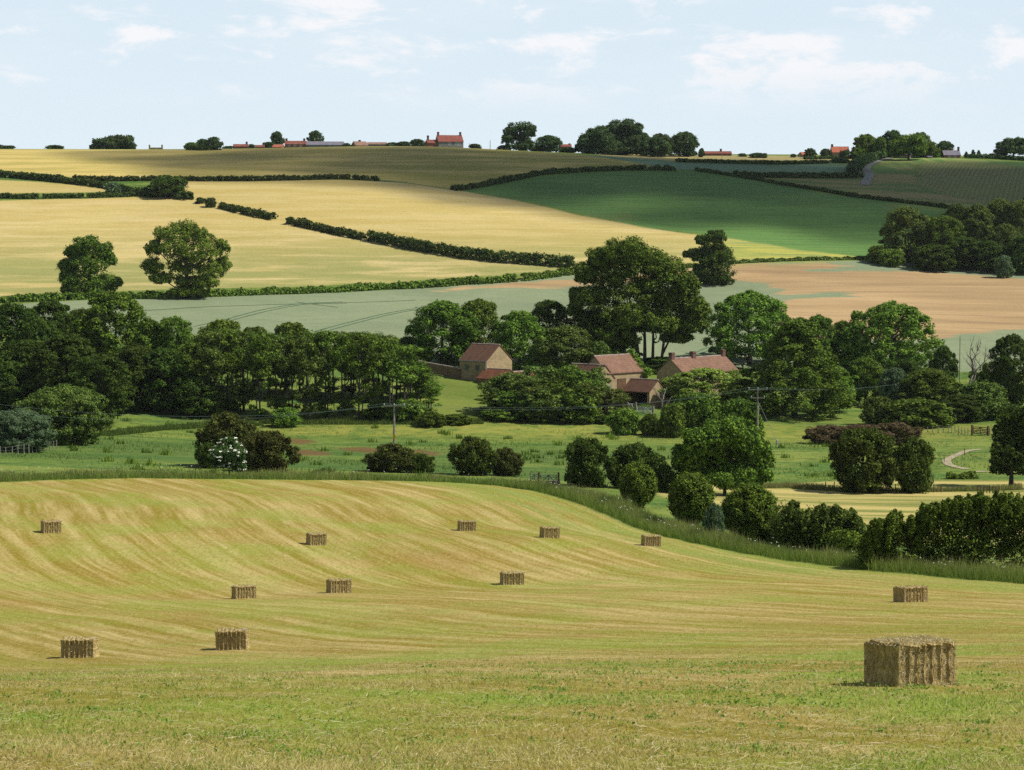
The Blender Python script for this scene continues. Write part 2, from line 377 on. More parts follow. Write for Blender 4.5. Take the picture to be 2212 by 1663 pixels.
wheat = nt.mix(gfac, wheat, C(158,162,98))
uwheat = fieldcol(C(230,204,126), C(206,186,106), C(166,166,88), C(218,194,126), .8)
uwheat = nt.mix(nt.math('MULTIPLY', nt.step(x, -120, 30), nt.step(b1, .35, .6)), uwheat, C(168,164,82))
pea_c = nt.mix(nt.step(mid, .35, .65), C(144,156,122), C(156,166,130)); pea_c = nt.mix(nt.math('MULTIPLY', nt.step(b3, .45, .7), .35), pea_c, C(124,144,108))
tanc = nt.mix(nt.step(nt.noise(nt.mapv(pos, rot=(0,0,-.25), sc=(.3, 1, 1)), .05, 5, .6), .38, .64), C(184,154,112), C(208,176,130))
tanc = nt.mix(nt.math('MULTIPLY', nt.step(gr, .45, .7), .3), tanc, C(216,190,154))
tanc = nt.mix(nt.math('MULTIPLY', nt.step(nt.noise(nt.mapv(pos, rot=(0,0,.06), sc=(.10, 1, 1)), .16, 4, .65), .50, .68), .6), tanc, C(158,132,102))
grn = nt.mix(nt.step(nt.noise(nt.mapv(cont, sc=(1.5, 5, 1)), 1.4, 3, .6), .42, .6), C(116,152,82), C(100,138,76))
grn = nt.mix(nt.math('MULTIPLY', nt.step(nt.noise(pos, .02, 3), .6, .7), .5), grn, C(132,142,84))
bean_c = nt.mix(nt.step(b2, .4, .6), C(130,158,128), C(116,146,110))
stubc = nt.mix(nt.step(b2, .4, .6), C(190,170,118), C(150,146,96))
rf = nt.mix(nt.step(nt.noise(nt.mapv(pos, rot=(0,0,.4), sc=(.4, 1, 1)), .05, 4, .6), .4, .6), C(168,154,100), C(118,140,76))
ln = nt.mix(nt.step(nt.noise(nt.mapv(pos, rot=(0,0,-.33), sc=(1, .06, 1)), .11, 2, .5), .45, .55), C(122,152,84), C(158,170,98))
wv = nt.new('ShaderNodeTexWave', wave_type='BANDS', bands_direction='X'); wv.inputs['Scale'].default_value = .2; wv.inputs['Distortion'].default_value = .9
wv.inputs['Detail'].default_value = 1.0; wv.inputs['Detail Scale'].default_value = .05
nt.link(nt.mapv(pos, rot=(0, 0, .24)), wv.inputs['Vector'])
cr = nt.mix(wv.outputs[1], C(118,134,80), C(160,152,106)); cr = nt.mix(nt.math('MULTIPLY', nt.step(mid, .4, .6), .4), cr, C(140,150,84))
glc = nt.mix(nt.step(b2, .42, .6), C(150,166,94), C(206,196,96))
w2 = nt.noise(pos, .09, 4, .6); w3 = nt.noise(nt.mapv(pos, sc=(.35, 1, 1)), .14, 4, .6)
for nm, cc, wn, am, sf in (('pasture', nt.mix(nt.step(mid, .4, .6), C(112,128,56), C(134,146,68)), w2, 4, 2), ('pea', pea_c, w2, 2, .8), ('tan', tanc, w3, 16, 1.2), ('hill', wheat, w2, 3, 1.2), ('gloss', glc, w2, 22, 8),
                           ('tri', nt.mix(.5, wheat, C(196,176,104)), w2, 3, 2), ('upper', uwheat, w2, 3, 1.5), ('stub', stubc, w2, 2, 2), ('bean', bean_c, w2, 2, 2),
                           ('rfield', rf, w2, 8, 2), ('lanes', ln, w2, 6, 2), ('crop', cr, w2, 6, 2), ('green', grn, w2, 4, 2)):
    col = nt.mix(edge_fac(nt, nm, sf, wn, am), col, cc)
g3 = nt.noise(nt.mapv(pos, sc=(.6, 1, 1)), .33, 4, .75)
col = nt.mix(nt.math('MULTIPLY', nt.step(gr, .42, .68), .30), col, nt.mix(1.0, col, (.62, .68, .50), 'MULTIPLY'))
col = nt.mix(nt.math('MULTIPLY', nt.step(b4, .50, .68), .35), col, nt.mix(1.0, col, (.80, .84, .72), 'MULTIPLY'))
col = nt.mix(nt.math('MULTIPLY', nt.step(g3, .46, .70), .30), col, nt.mix(1.0, col, (1.18, 1.14, 1.16), 'MULTIPLY'))
principled(nt, out, col, .92, bump=gr, bs=.5, bd=.25, spec=.04)

gme = raw_mesh('ground', V, F, [gm, fm], fmat=(fy > 331).astype(int), smooth=True)
for k, v in att.items():
    a = gme.attributes.new(k, 'FLOAT', 'POINT'); a.data.foreach_set('value', v.astype(np.float32))
ground = tag(mobj('ground', gme), 'rolling farmland with hay stubble, meadow, wheat, pea and crop fields', None, None, 'structure')

# ------------------------------------------------------------------ ribbons that lie on the land (road, path, tyre tracks)
def ribbon(pts, width, mat, name, lift=.05, step=2.0, kind='structure', label=None):
    P_ = np.array(pts, float); seg = np.r_[0, np.cumsum(np.hypot(*np.diff(P_, axis=0).T))]
    t = np.arange(0, seg[-1], step); t = np.r_[t, seg[-1]]
    # smooth the corners
    X = np.interp(t, seg, P_[:, 0]); Y = np.interp(t, seg, P_[:, 1])
    for _ in range(3):
        X[1:-1] = (X[:-2] + 2*X[1:-1] + X[2:])/4; Y[1:-1] = (Y[:-2] + 2*Y[1:-1] + Y[2:])/4
    T = np.stack([np.gradient(X), np.gradient(Y)], 1); T /= np.linalg.norm(T, axis=1)[:, None] + 1e-9
    Nn = np.stack([-T[:, 1], T[:, 0]], 1); rr = []
    for s in (-.5, 0, .5):
        xx = X + Nn[:, 0]*width*s; yy = Y + Nn[:, 1]*width*s; rr.append(np.stack([xx, yy, zt(xx, yy) + lift], 1))
    Vv = np.stack(rr, 1).reshape(-1, 3); m = len(t); Ff = []
    for i in range(m-1):
        for j in range(2): Ff.append((i*3+j, i*3+j+1, (i+1)*3+j+1, (i+1)*3+j))
    return tag(mobj(name, raw_mesh(name, Vv, np.array(Ff), mat, smooth=True)), label, None, None, kind)
def simple_mat(name, c1, c2, sc=2.0, rough=.85, bump=.3, bd=.02, spec=.2, detail=4, metal=0):
    m, nt, out = new_mat(name); tcn = nt.new('ShaderNodeTexCoord')
    nn = nt.noise(tcn.outputs['Object'], sc, detail, .65)
    principled(nt, out, nt.mix(nt.step(nn, .35, .65), c1, c2), rough, bump=nn, bs=bump, bd=bd, spec=spec, metal=metal); return m
m_track = simple_mat('tyre_track_green', C(92,120,84), C(110,138,98), .5)
m_road = simple_mat('asphalt', C(132,132,126), C(150,148,138), .3)
m_path = simple_mat('pale_path', C(166,152,120), C(192,180,148), 1.2)
m_hline = simple_mat('tyre_track_wheat', C(150,140,60), C(186,168,82), .2)
# ------------------------------------------------------------------ foliage
def leaf_mat(name, dark, light, trans=.22, hue=.03, blossom=None):
    m, nt, out = new_mat(name)
    t = nt.attr('tone'); oi = nt.new('ShaderNodeObjectInfo')
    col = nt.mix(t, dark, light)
    if blossom: col = nt.mix(nt.step(t, 1.5, 1.6), col, blossom)
    hs = nt.new('ShaderNodeHueSaturation'); nt.link(col, hs.inputs['Color'])
    nt.link(nt.math('ADD', .5 - hue/2, nt.math('MULTIPLY', oi.outputs['Random'], hue)), hs.inputs['Hue'])
    nt.link(nt.math('ADD', .86, nt.math('MULTIPLY', oi.outputs['Random'], .28)), hs.inputs['Value'])
    p = nt.new('ShaderNodeBsdfPrincipled'); p.inputs['Roughness'].default_value = .65; p.inputs['Specular IOR Level'].default_value = .06
    nt.link(hs.outputs[0], p.inputs['Base Color'])
    tr = nt.new('ShaderNodeBsdfTranslucent'); nt.link(nt.mix(.5, hs.outputs[0], (.16, .24, .03)), tr.inputs[0])
    mx = nt.new('ShaderNodeMixShader'); mx.inputs[0].default_value = trans
    nt.link(p.outputs[0], mx.inputs[1]); nt.link(tr.outputs[0], mx.inputs[2]); nt.link(mx.outputs[0], out.inputs[0]); return m
L_DARK = leaf_mat('leaf_dark', (0.01, 0.024, 0.004), (0.095, 0.155, 0.02))
L_MID = leaf_mat('leaf_mid', (.018,.044,.005), (.180,.270,.030))
L_BRIGHT = leaf_mat('leaf_bright', (0.036, 0.09, 0.008), (0.24, 0.35, 0.045))
L_LIME = leaf_mat('leaf_lime', (0.08, 0.125, 0.016), (0.35, 0.42, 0.075))
L_OLIVE = leaf_mat('leaf_olive', (0.02, 0.042, 0.006), (0.185, 0.245, 0.045))
L_GREY = leaf_mat('leaf_grey', (0.03, 0.068, 0.03), (0.17, 0.25, 0.12))
L_BROWN = leaf_mat('leaf_bronze', (0.014, 0.02, 0.005), (0.115, 0.118, 0.022))
L_PURPLE = leaf_mat('leaf_purple', (0.036, 0.032, 0.014), (0.2, 0.125, 0.07))
L_FAR = leaf_mat('leaf_far', (0.014, 0.034, 0.012), (0.095, 0.155, 0.045))
L_HEDGE = leaf_mat('leaf_hedge', (0.012, 0.028, 0.006), (0.085, 0.118, 0.024))
L_HAW = leaf_mat('leaf_hawthorn', (0.01, 0.026, 0.004), (0.12, 0.165, 0.02))
L_ELDER = leaf_mat('leaf_elder', (.02,.045,.01), (.07,.13,.03), blossom=(.92,.92,.80))
L_GRASS = leaf_mat('leaf_tall_grass', (.070,.125,.030), (.24,.30,.10), .3)
M_BARK = simple_mat('bark', (.028,.024,.018), (.075,.065,.05), 3, bump=.6)
M_DEADW = simple_mat('dead_wood', (.10,.09,.075), (.22,.20,.17), 3, bump=.4)

def unit(v): return v / (np.linalg.norm(v, axis=-1, keepdims=True) + 1e-9)
def leaf_quads(Pn, Nn, size, rng, asp=1.45):
    n = len(Pn); r = rng.normal(size=(n, 3)); t = unit(np.cross(Nn, r)); b = unit(np.cross(Nn, t))
    s = (size*(.6 + .8*rng.random(n)))[:, None]
    V = np.stack([Pn - t*s*asp/2, Pn - b*s*.5 + Nn*s*.12, Pn + t*s*asp/2, Pn + b*s*.5 + Nn*s*.12], 1).reshape(-1, 3)
    return V, np.arange(4*n).reshape(n, 4)
def blob_points(c, r, out, k, rng, flat=.75, jit=.55):
    """leaf clusters: c (m,3) centres, r (m,) radii, out (m,3) outward directions"""
    m = len(c); d = unit(rng.normal(size=(m, k, 3))); rad = rng.random((m, k, 1))**.5*(1 + .35*rng.random((m, k, 1))**3)
    off = d*rad*r[:, None, None]*rng.uniform(.7, 1.3, (m, 1, 3)); off[..., 2] *= flat
    Pn = (c[:, None] + off).reshape(-1, 3)
    Nn = unit(.75*d + .7*out[:, None] + jit*rng.normal(size=(m, k, 3)) + np.array([0, 0, .35])).reshape(-1, 3)
    ct = rng.random((m, 1, 1)); tone = np.clip(.18 + .5*ct + .30*rng.normal(size=(m, k, 1)), 0, 1).reshape(-1)
    return Pn, Nn, tone
def crown_mesh(name, lobes, leaf, mat, seed, cover=2.3, clus=.30, open_=0.0, bottom=-.35, fill=.35, gaps=.12, blossom=0):
    """lobes (n,6): centre and radii. Leaves gather in clusters on the outside of every lobe."""
    rng = np.random.default_rng(seed); Lb = np.array(lobes, float); cs, rs, outs = [], [], []
    for i, (x, y, z, a, b, c) in enumerate(Lb):
        area = 4*math.pi*(((a*b)**1.6 + (a*c)**1.6 + (b*c)**1.6)/3)**(1/1.6)
        cr = clus*(a*b*c)**(1/3); m = max(6, int(area/(math.pi*cr*cr)*1.5*(1-gaps)))
        d = unit(rng.normal(size=(m, 3))); keep = d[:, 2] > bottom - rng.random(m)*.5; d = d[keep]; m = len(d)
        rr = (.86 + .16*rng.random(m))[:, None]*(1 - open_*rng.random(m)[:, None]**2)
        p = np.array([x, y, z]) + d*rr*np.array([a, b, c])
        q = np.full(m, 9.)
        for j, o in enumerate(Lb):
            if j != i: q = np.minimum(q, (((p - o[:3])/o[3:])**2).sum(1))
        k = (q > .62) | (rng.random(m) < fill*.35)
        cs.append(p[k]); outs.append(unit(d[k]/np.array([a, b, c]))); rs.append(cr*(.7 + .7*rng.random(k.sum())))
    cs = np.concatenate(cs); rs = np.concatenate(rs); outs = np.concatenate(outs)
    kk = max(5, int(cover*math.pi*np.mean(rs)**2/(leaf*leaf*.72)))
    Pn, Nn, tone = blob_points(cs, rs, outs, kk, rng)
    Pn += rng.normal(size=Pn.shape)*leaf*.5
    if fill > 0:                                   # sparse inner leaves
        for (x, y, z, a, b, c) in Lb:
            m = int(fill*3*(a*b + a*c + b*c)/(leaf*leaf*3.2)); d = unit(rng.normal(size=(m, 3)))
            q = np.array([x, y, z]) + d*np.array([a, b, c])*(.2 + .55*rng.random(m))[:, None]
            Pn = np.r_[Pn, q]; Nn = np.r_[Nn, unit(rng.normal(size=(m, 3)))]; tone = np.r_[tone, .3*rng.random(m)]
    V, F = leaf_quads(Pn, Nn, leaf, rng)
    if blossom:
        k = rng.choice(len(cs), int(len(cs)*blossom)); q = cs[k] + outs[k]*rs[k][:, None]*.85
        mm = 8; pb = (q[:, None] + rng.normal(size=(len(q), mm, 3))*np.array([.08, .08, .04])).reshape(-1, 3)
        nb = unit(np.repeat(outs[k], mm, 0)*.5 + [.3, -.6, .8]); v2, f2 = leaf_quads(pb, nb, .075, rng, 1.1)
        F = np.r_[F, f2 + len(V)]; V = np.r_[V, v2]; tone = np.r_[tone, np.full(len(pb), 2.0)]
    return raw_mesh(name, V, F, mat, tone=tone)
def trunk_mesh(name, H, r, lobes, seed, nl=7, top=.75, stems=None, mat=None, twigs=0, spread=1.0):
    rng = random.Random(seed); m = MB(); Lb = sorted(lobes, key=lambda o: -o[3])
    for (sx, sy, tx, ty, rr, hh) in (stems or [(0, 0, 0, 0, r, top*H)]):
        pts = []; rad = []
        for i in range(7):
            t = i/6; pts.append((sx + (tx-sx)*t**1.3 + .04*hh*math.sin(3*t+seed)*t*.6, sy + (ty-sy)*t, hh*t - .5*(i == 0))); rad.append(rr*(1.25 if i == 0 else 1)*(1-.72*t))
        m.tube(pts, rad, 7)
    for o in Lb[:nl]:
        c = np.array(o[:3]); hz = max(.12*H, min(c[2]*.62, top*H*.8)); s = np.array([0, 0, hz])
        if stems:
            q = min(stems, key=lambda q: abs(q[2]-c[0]) + abs(q[3]-c[1])); t = hz/q[5]; s = np.array([q[0]+(q[2]-q[0])*min(t,1)**1.3, q[1]+(q[3]-q[1])*min(t,1), hz])
        mid = s*.5 + c*.5 + np.array([0, 0, -.05*H]) + np.array([rng.uniform(-.03, .03)*H for _ in range(3)])
        m.tube([s, s*.6+mid*.4+[0,0,-.01*H], mid, c], [r*.5, r*.42, r*.3, r*.1], 5)
    return raw_mesh(name, m.v, m.f, mat or M_BARK, smooth=True)
def env_lobes(Wd, H, prof, n, seed, base=.12, lr=.26, vs=.85, dep=1.0, ctr=True):
    """lobes filling a crown envelope; prof: (height fraction, radius fraction) pairs"""
    rng = random.Random(seed); hp = [p[0] for p in prof]; rp = [p[1] for p in prof]; out = []
    for i in range(n):
        h = base + (1-base)*((i+.5)/n)**.85; Rr = float(np.interp(h, hp, rp))*Wd/2
        r = Wd*lr*rng.uniform(.72, 1.15)*min(1, .45 + Rr/(Wd/2)*.7); d = max(0, Rr - r*.9)*rng.uniform(.66, 1.16); a = i*2.39996 + rng.uniform(-.4, .4)
        z = min(h*H, H - r*vs*.9); z = max(z, base*H*.6 + r*vs*.6)
        out.append((d*math.cos(a), d*math.sin(a)*dep, z, r*rng.uniform(.85, 1.2), r*rng.uniform(.85, 1.2), r*vs*rng.uniform(.8, 1.15)))
    for i in range(int(n*.45)):                     # sprays that break the outline
        h = rng.uniform(max(base, .12), .93); Rr = float(np.interp(h, hp, rp))*Wd/2; a = rng.uniform(0, 6.28); d = Rr*rng.uniform(.92, 1.10); r = Wd*rng.uniform(.025, .055)
        out.append((d*math.cos(a), d*math.sin(a)*dep, min(h*H, H - r), r*rng.uniform(.8, 1.5), r*rng.uniform(.8, 1.5), r*rng.uniform(.7, 1.3)))
    for i in range(int(n*.15)):
        a = rng.uniform(0, 6.28); d = rng.uniform(0, .45)*Wd/2; r = Wd*rng.uniform(.03, .06); out.append((d*math.cos(a), d*math.sin(a), H*rng.uniform(.93, 1.0) - d*.25, r, r, r*1.2))
    if ctr:
        for f in (.35, .62): 
            Rr = float(np.interp(f, hp, rp))*Wd/2; out.append((0, 0, f*H, Rr*.62, Rr*.62, H*.2))
    return out
DOME = [(0,.35),(.15,.8),(.4,1),(.65,.95),(.85,.68),(1,.25)]
OVAL = [(0,.3),(.2,.7),(.5,1),(.75,.9),(.9,.6),(1,.25)]
CONE = [(0,.8),(.2,1),(.5,.8),(.8,.42),(1,.08)]
TALL = [(0,.3),(.3,.6),(.6,.95),(.8,1),(.92,.7),(1,.3)]
BALL = [(0,.55),(.12,.85),(.35,1),(.65,.97),(.85,.72),(1,.3)]

class Proto:
    def __init__(s, name, W_, H_, crown, trunk): s.name, s.W, s.H, s.crown, s.trunk = name, W_, H_, crown, trunk
def place(pr, x, y, z, Wd, Ht, label, cat, group=None, rz=0.0, name=None, mat=None):
    e = empty(name or pr.name, (x, y, z - .15), label, cat, group, rz)
    e.scale = (Wd/pr.W, Wd/pr.W, Ht/pr.H)
    for nm, me in (('crown', pr.crown), ('trunk', pr.trunk)):
        if me is not None: o = mobj(nm, me, e)
        if nm == 'crown' and mat is not None:
            o.material_slots[0].link = 'OBJECT'; o.material_slots[0].material = mat
    return e
def mk(name, W_, H_, prof, n, leaf, mat, seed, base=.12, lr=.26, vs=.85, tr=.3, nl=7, top=.75, kw={}, stems=None, dep=1.0):
    lb = env_lobes(W_, H_, prof, n, seed, base, lr, vs, dep)
    return Proto(name, W_, H_, crown_mesh('crown', lb, leaf, mat, seed, **kw), trunk_mesh('trunk', H_, tr, lb, seed, nl, top, stems) if tr else None)
# kinds of tree, built once (sizes in metres) and copied
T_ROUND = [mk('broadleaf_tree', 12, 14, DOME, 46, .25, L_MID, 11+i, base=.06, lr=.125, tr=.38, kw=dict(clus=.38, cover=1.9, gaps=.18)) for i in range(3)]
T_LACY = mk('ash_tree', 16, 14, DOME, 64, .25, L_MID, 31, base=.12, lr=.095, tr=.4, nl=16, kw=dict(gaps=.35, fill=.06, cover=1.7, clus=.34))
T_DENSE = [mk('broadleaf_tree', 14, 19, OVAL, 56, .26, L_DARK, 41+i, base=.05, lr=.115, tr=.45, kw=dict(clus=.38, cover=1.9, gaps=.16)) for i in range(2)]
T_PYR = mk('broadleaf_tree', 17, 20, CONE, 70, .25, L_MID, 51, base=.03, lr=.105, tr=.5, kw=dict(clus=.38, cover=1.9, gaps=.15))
def alder(seed):
    rng = random.Random(seed); lb = []
    for i in range(46):
        h = rng.uniform(.06, .97) if i > 30 else rng.uniform(.52, .95); rr = 2.7*(.6 + .4*min(1, h/.7))*(1 if h < .85 else .7)
        r = rng.uniform(.4, .95); a = rng.uniform(0, 6.28); d = rng.uniform(.1, 1)*rr
        lb.append((d*math.cos(a), d*math.sin(a), h*15, r*rng.uniform(.9, 1.5), r*rng.uniform(.9, 1.5), r*rng.uniform(.5, .9)))
    st = [(0, 0, rng.uniform(-.5, .5), 0, .17, 14), (.5, .2, rng.uniform(.6, 1.4), .3, .12, 13)]
    return Proto('alder_tree', 6, 15, crown_mesh('crown', lb, .21, L_OLIVE if seed % 2 else L_MID, seed, cover=1.2, clus=.5, fill=.10, gaps=.3, bottom=-.9), trunk_mesh('trunk', 15, .16, lb, seed, 14, .93, st))
T_ALDER = [alder(61+i) for i in range(4)]
def thicket(seed):
    rng = random.Random(seed); lb = []
    for i in range(54):
        h = rng.uniform(.04, .95) if i > 14 else rng.uniform(.5, .95); rr = 3.4*(1 if h < .75 else .8)
        r = rng.uniform(.4, .9); a = rng.uniform(0, 6.28); d = rng.uniform(.1, 1)*rr
        lb.append((d*math.cos(a), d*math.sin(a), h*9.5, r*rng.uniform(.9, 1.4), r*rng.uniform(.9, 1.4), r*rng.uniform(.6, 1)))
    st = [(rng.uniform(-1.6, 1.6), 0, rng.uniform(-2.4, 2.4), .2, .10, 8.6) for _ in range(4)]
    return Proto('alder_tree', 7.2, 9.5, crown_mesh('crown', lb, .21, L_OLIVE, seed, cover=1.35, clus=.5, fill=.1, gaps=.3, bottom=-.9), trunk_mesh('trunk', 9.5, .12, lb, seed, 12, .9, st))
T_THICK = [thicket(131+i) for i in range(3)]
HAWP = [(0,.42),(.25,.85),(.5,1),(.75,.82),(1,.2)]
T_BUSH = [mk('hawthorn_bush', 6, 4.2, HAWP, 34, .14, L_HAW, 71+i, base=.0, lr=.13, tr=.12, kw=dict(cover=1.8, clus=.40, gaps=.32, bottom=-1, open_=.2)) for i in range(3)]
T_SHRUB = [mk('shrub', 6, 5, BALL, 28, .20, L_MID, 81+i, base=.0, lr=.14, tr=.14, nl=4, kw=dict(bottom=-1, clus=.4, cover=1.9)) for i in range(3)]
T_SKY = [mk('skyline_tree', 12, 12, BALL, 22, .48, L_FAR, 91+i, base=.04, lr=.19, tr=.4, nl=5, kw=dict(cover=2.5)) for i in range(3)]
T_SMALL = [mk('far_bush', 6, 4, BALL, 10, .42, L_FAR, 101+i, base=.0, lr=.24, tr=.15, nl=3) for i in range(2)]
T_CONIF = mk('conifer_tree', 5, 10, CONE, 22, .36, L_FAR, 111, base=.0, lr=.17, vs=.6, tr=.2, nl=2)
T_WILLOW = mk('willow_bush', 13, 9, BALL, 60, .17, L_OLIVE, 121, base=.0, lr=.11, tr=.25, kw=dict(cover=2.0, clus=.42, gaps=.03, bottom=-1))

def put(pr, px, Y, top, w, label, cat='tree', group=None, base=None, mat=None, name=None, rz=None):
    """a tree whose foot stands at picture column px, Y metres away; top is its highest row, w its width, both as seen"""
    x, y, z = at(px, Y)
    if base is not None: z = max(z, zpx(base, Y)) if False else z
    Ht = zpx(top, Y) - z; Wd = w/FPX*Y
    return place(pr, x, y, z, Wd*1.06, Ht*1.0, label, cat, group, rz if rz is not None else (px*.37 + Y) % 6.28, name, mat)
def lobes_px(px0, Y, specs, seed, dep=.8):
    """lobes given by where they show (column, row, half width, half height): own depth for each"""
    rng = random.Random(seed); x0, y0, z0 = at(px0, Y); out = []
    k = Y/FPX
    for q in specs:
        px, py, rx = q[:3]; rz_ = q[3] if len(q) > 3 else rx*.8
        out.append(((px-px0)*k, rng.uniform(-1, 1)*rx*k*dep if len(q) < 5 else q[4], zpx(py, Y) - z0, rx*k, rx*k*.95, rz_*k))
    return out, (x0, y0, z0)
def custom(name, px0, Y, specs, seed, leaf, mat, label, cat='tree', group=None, tr=.4, nl=8, top=.7, stems=None, kw={}, sub=0, ring=False):
    lb, (x, y, z) = lobes_px(px0, Y, specs, seed)
    if sub:                                        # break each mass into smaller limbs of foliage, all the way round it
        rng = random.Random(seed+1); lb2 = []
        for (a, b, c, r1, r2, r3) in lb:
            for i in range(sub):
                t = i*2.39996 + rng.random(); zz = 1 - 2*(i+.5)/sub; s = math.sqrt(1-zz*zz)
                f = rng.uniform(.36, .52)
                lb2.append((a + s*math.cos(t)*r1*.62, b + s*math.sin(t)*r2*.62, c + zz*r3*.6, r1*f, r2*f, r3*f))
        lbx = lb2
    else: lbx = lb
    e = empty(name, (x, y, z - .1), label, cat, group); Ht = max(o[2]+o[5] for o in lb)
    mobj('crown', crown_mesh('crown', lbx, leaf, mat, seed, **kw), e)
    if tr: mobj('trunk', trunk_mesh('trunk', Ht, tr, lb, seed, nl, top, stems), e)
    return e

# hedges: leaf clusters swept along a line on the land
def hedge(name, pts, h, wd, leaf, mat, label, seed, group=None, cat='hedge', cover=2.1, rag=.25, gaps=(), box=.6):
    P_ = np.array(pts, float)[:, :2]; seg = np.r_[0, np.cumsum(np.hypot(*np.diff(P_, axis=0).T))]; Lh = seg[-1]
    rng = np.random.default_rng(seed); cr = min(h, wd)*.24
    area = Lh*(2*h + wd); m = int(area/(math.pi*cr*cr)*1.7); t = rng.random(m)*Lh
    for a, b in gaps: t = t[(t < a*Lh) | (t > b*Lh)]
    # uneven height, thinning and swelling along the line
    kx = np.arange(0, Lh + 8, max(1.2, h*.9)); hv = 1 - rag*rng.random(len(kx))*1.2 + .1; wv_ = 1 + .3*(rng.random(len(kx))-.5)
    hh = np.interp(t, kx, hv)*h; ww = np.interp(t, kx, wv_)*wd/2
    T0 = np.stack([np.interp(t, seg, P_[:, 0]), np.interp(t, seg, P_[:, 1])], 1); e = 1.0
    T1 = np.stack([np.interp(np.minimum(t+e, Lh), seg, P_[:, 0]), np.interp(np.minimum(t+e, Lh), seg, P_[:, 1])], 1)
    Tm = np.stack([np.interp(np.maximum(t-e, 0), seg, P_[:, 0]), np.interp(np.maximum(t-e, 0), seg, P_[:, 1])], 1)
    d = unit(T1 - Tm); nn = np.stack([-d[:, 1], d[:, 0]], 1)
    ph = rng.random(len(t))*math.pi; cx_ = np.sign(np.cos(ph))*np.abs(np.cos(ph))**box; sz = np.abs(np.sin(ph))**box
    low = rng.random(len(t)) < .45; sz = np.where(low, rng.random(len(t))*.9, sz); cx_ = np.where(low, np.sign(cx_ + 1e-6), cx_)
    px_ = T0 + nn*(cx_*(ww - cr*.5))[:, None]; zz = zt(px_[:, 0], px_[:, 1]) + np.maximum(sz*(hh - cr*.6), cr*.3)
    c = np.c_[px_, zz]; outv = unit(np.c_[nn*cx_[:, None], sz + .1])
    end = (t < cr) | (t > Lh - cr)
    r = np.full(len(t), cr)*(.75 + .6*rng.random(len(t)))
    kk = max(4, int(cover*math.pi*cr*cr/(leaf*leaf*.72)))
    Pn, Nn, tone = blob_points(c, r, outv, kk, rng, flat=.9)
    org = np.array([P_[0][0], P_[0][1], zg(*P_[0])]); Vv, Ff = leaf_quads(Pn - org, Nn, leaf, rng)
    o = mobj(name, raw_mesh(name, Vv, Ff, mat, tone=tone), None, org)
    return tag(o, label, cat, group)
def HP(*pts, ymin=0): return [hit(a, b, ymin) for a, b in pts]
# ------------------------------------------------------------------ buildings
def stone_mat(name, a, b, mort, sc=1.0):
    m, nt, out = new_mat(name); tcn = nt.new('ShaderNodeTexCoord'); o = tcn.outputs['Object']
    br = nt.new('ShaderNodeTexBrick'); br.offset = .5; br.inputs['Scale'].default_value = 1
    s = nt.new('ShaderNodeSeparateXYZ'); nt.link(o, s.inputs[0])
    nt.link(nt.comb(nt.math('ADD', s.outputs[0], s.outputs[1]), s.outputs[2]), br.inputs['Vector'])
    br.inputs['Brick Width'].default_value = .5*sc; br.inputs['Row Height'].default_value = .24*sc; br.inputs['Mortar Size'].default_value = .02
    br.inputs['Color1'].default_value = (*a, 1); br.inputs['Color2'].default_value = (*b, 1); br.inputs['Mortar'].default_value = (*mort, 1); br.inputs['Bias'].default_value = 0
    n1_ = nt.noise(o, 3.5, 4, .7); n2_ = nt.noise(o, .6, 3, .6)
    col = nt.mix(nt.math('MULTIPLY', nt.step(n1_, .55, .72), .8), br.outputs[0], tuple(c*.42 for c in a))
    col = nt.mix(nt.math('MULTIPLY', nt.step(n2_, .45, .65), .45), col, tuple(c*.72 for c in b))
    principled(nt, out, col, .9, bump=n1_, bs=.6, bd=.04, spec=.1); return m
def tile_mat(name, a, b, c, pitch=.3):
    m, nt, out = new_mat(name); tcn = nt.new('ShaderNodeTexCoord'); o = tcn.outputs['Object']
    n1_ = nt.noise(o, 1.1, 4, .7); n2_ = nt.noise(o, 5.5, 3, .7)
    col = nt.mix(nt.step(n1_, .38, .62), a, b); col = nt.mix(nt.math('MULTIPLY', nt.step(n2_, .5, .68), .7), col, c)
    wv = nt.new('ShaderNodeTexWave', wave_type='BANDS', bands_direction='Z'); wv.inputs['Scale'].default_value = 1/pitch*.32
    nt.link(o, wv.inputs['Vector'])
    col = nt.mix(nt.math('MULTIPLY', nt.step(wv.outputs[1], .75, 1), .35), col, tuple(v*.45 for v in a))
    principled(nt, out, col, .85, bump=n2_, bs=.5, bd=.04, spec=.15); return m
M_STONE = stone_mat('sandstone', C(208,186,144), C(180,158,120), C(158,140,108))
M_STONE2 = stone_mat('dark_sandstone', C(170,140,104), C(134,112,84), C(112,96,74))
M_RED = tile_mat('red_pantiles', C(130,92,72), C(112,82,66), C(98,80,66))
M_ORANGE = tile_mat('orange_pantiles', C(142,88,60), C(120,78,56), C(102,78,60))
M_PINK = tile_mat('weathered_pantiles', C(150,112,92), C(128,96,80), C(172,146,114))
M_FRED = simple_mat('far_red_roof', C(156,88,72), C(132,78,66), .6)
M_FORANGE = simple_mat('far_orange_roof', C(196,112,82), C(174,98,74), .6)
M_FSLATE = simple_mat('far_slate_roof', C(140,134,146), C(118,116,130), .6)
M_FBROWN = simple_mat('far_brown_roof', C(170,130,110), C(140,112,98), .6)
M_FWALL = simple_mat('far_stone_wall', C(190,172,136), C(160,140,110), .8)
M_FBRICK = simple_mat('far_brick_wall', C(170,112,88), C(140,96,78), .8)
M_FPALE = simple_mat('far_pale_wall', C(236,218,168), C(214,196,150), .8)
M_FGREY = simple_mat('far_grey_wall', C(150,148,140), C(124,124,120), .8)
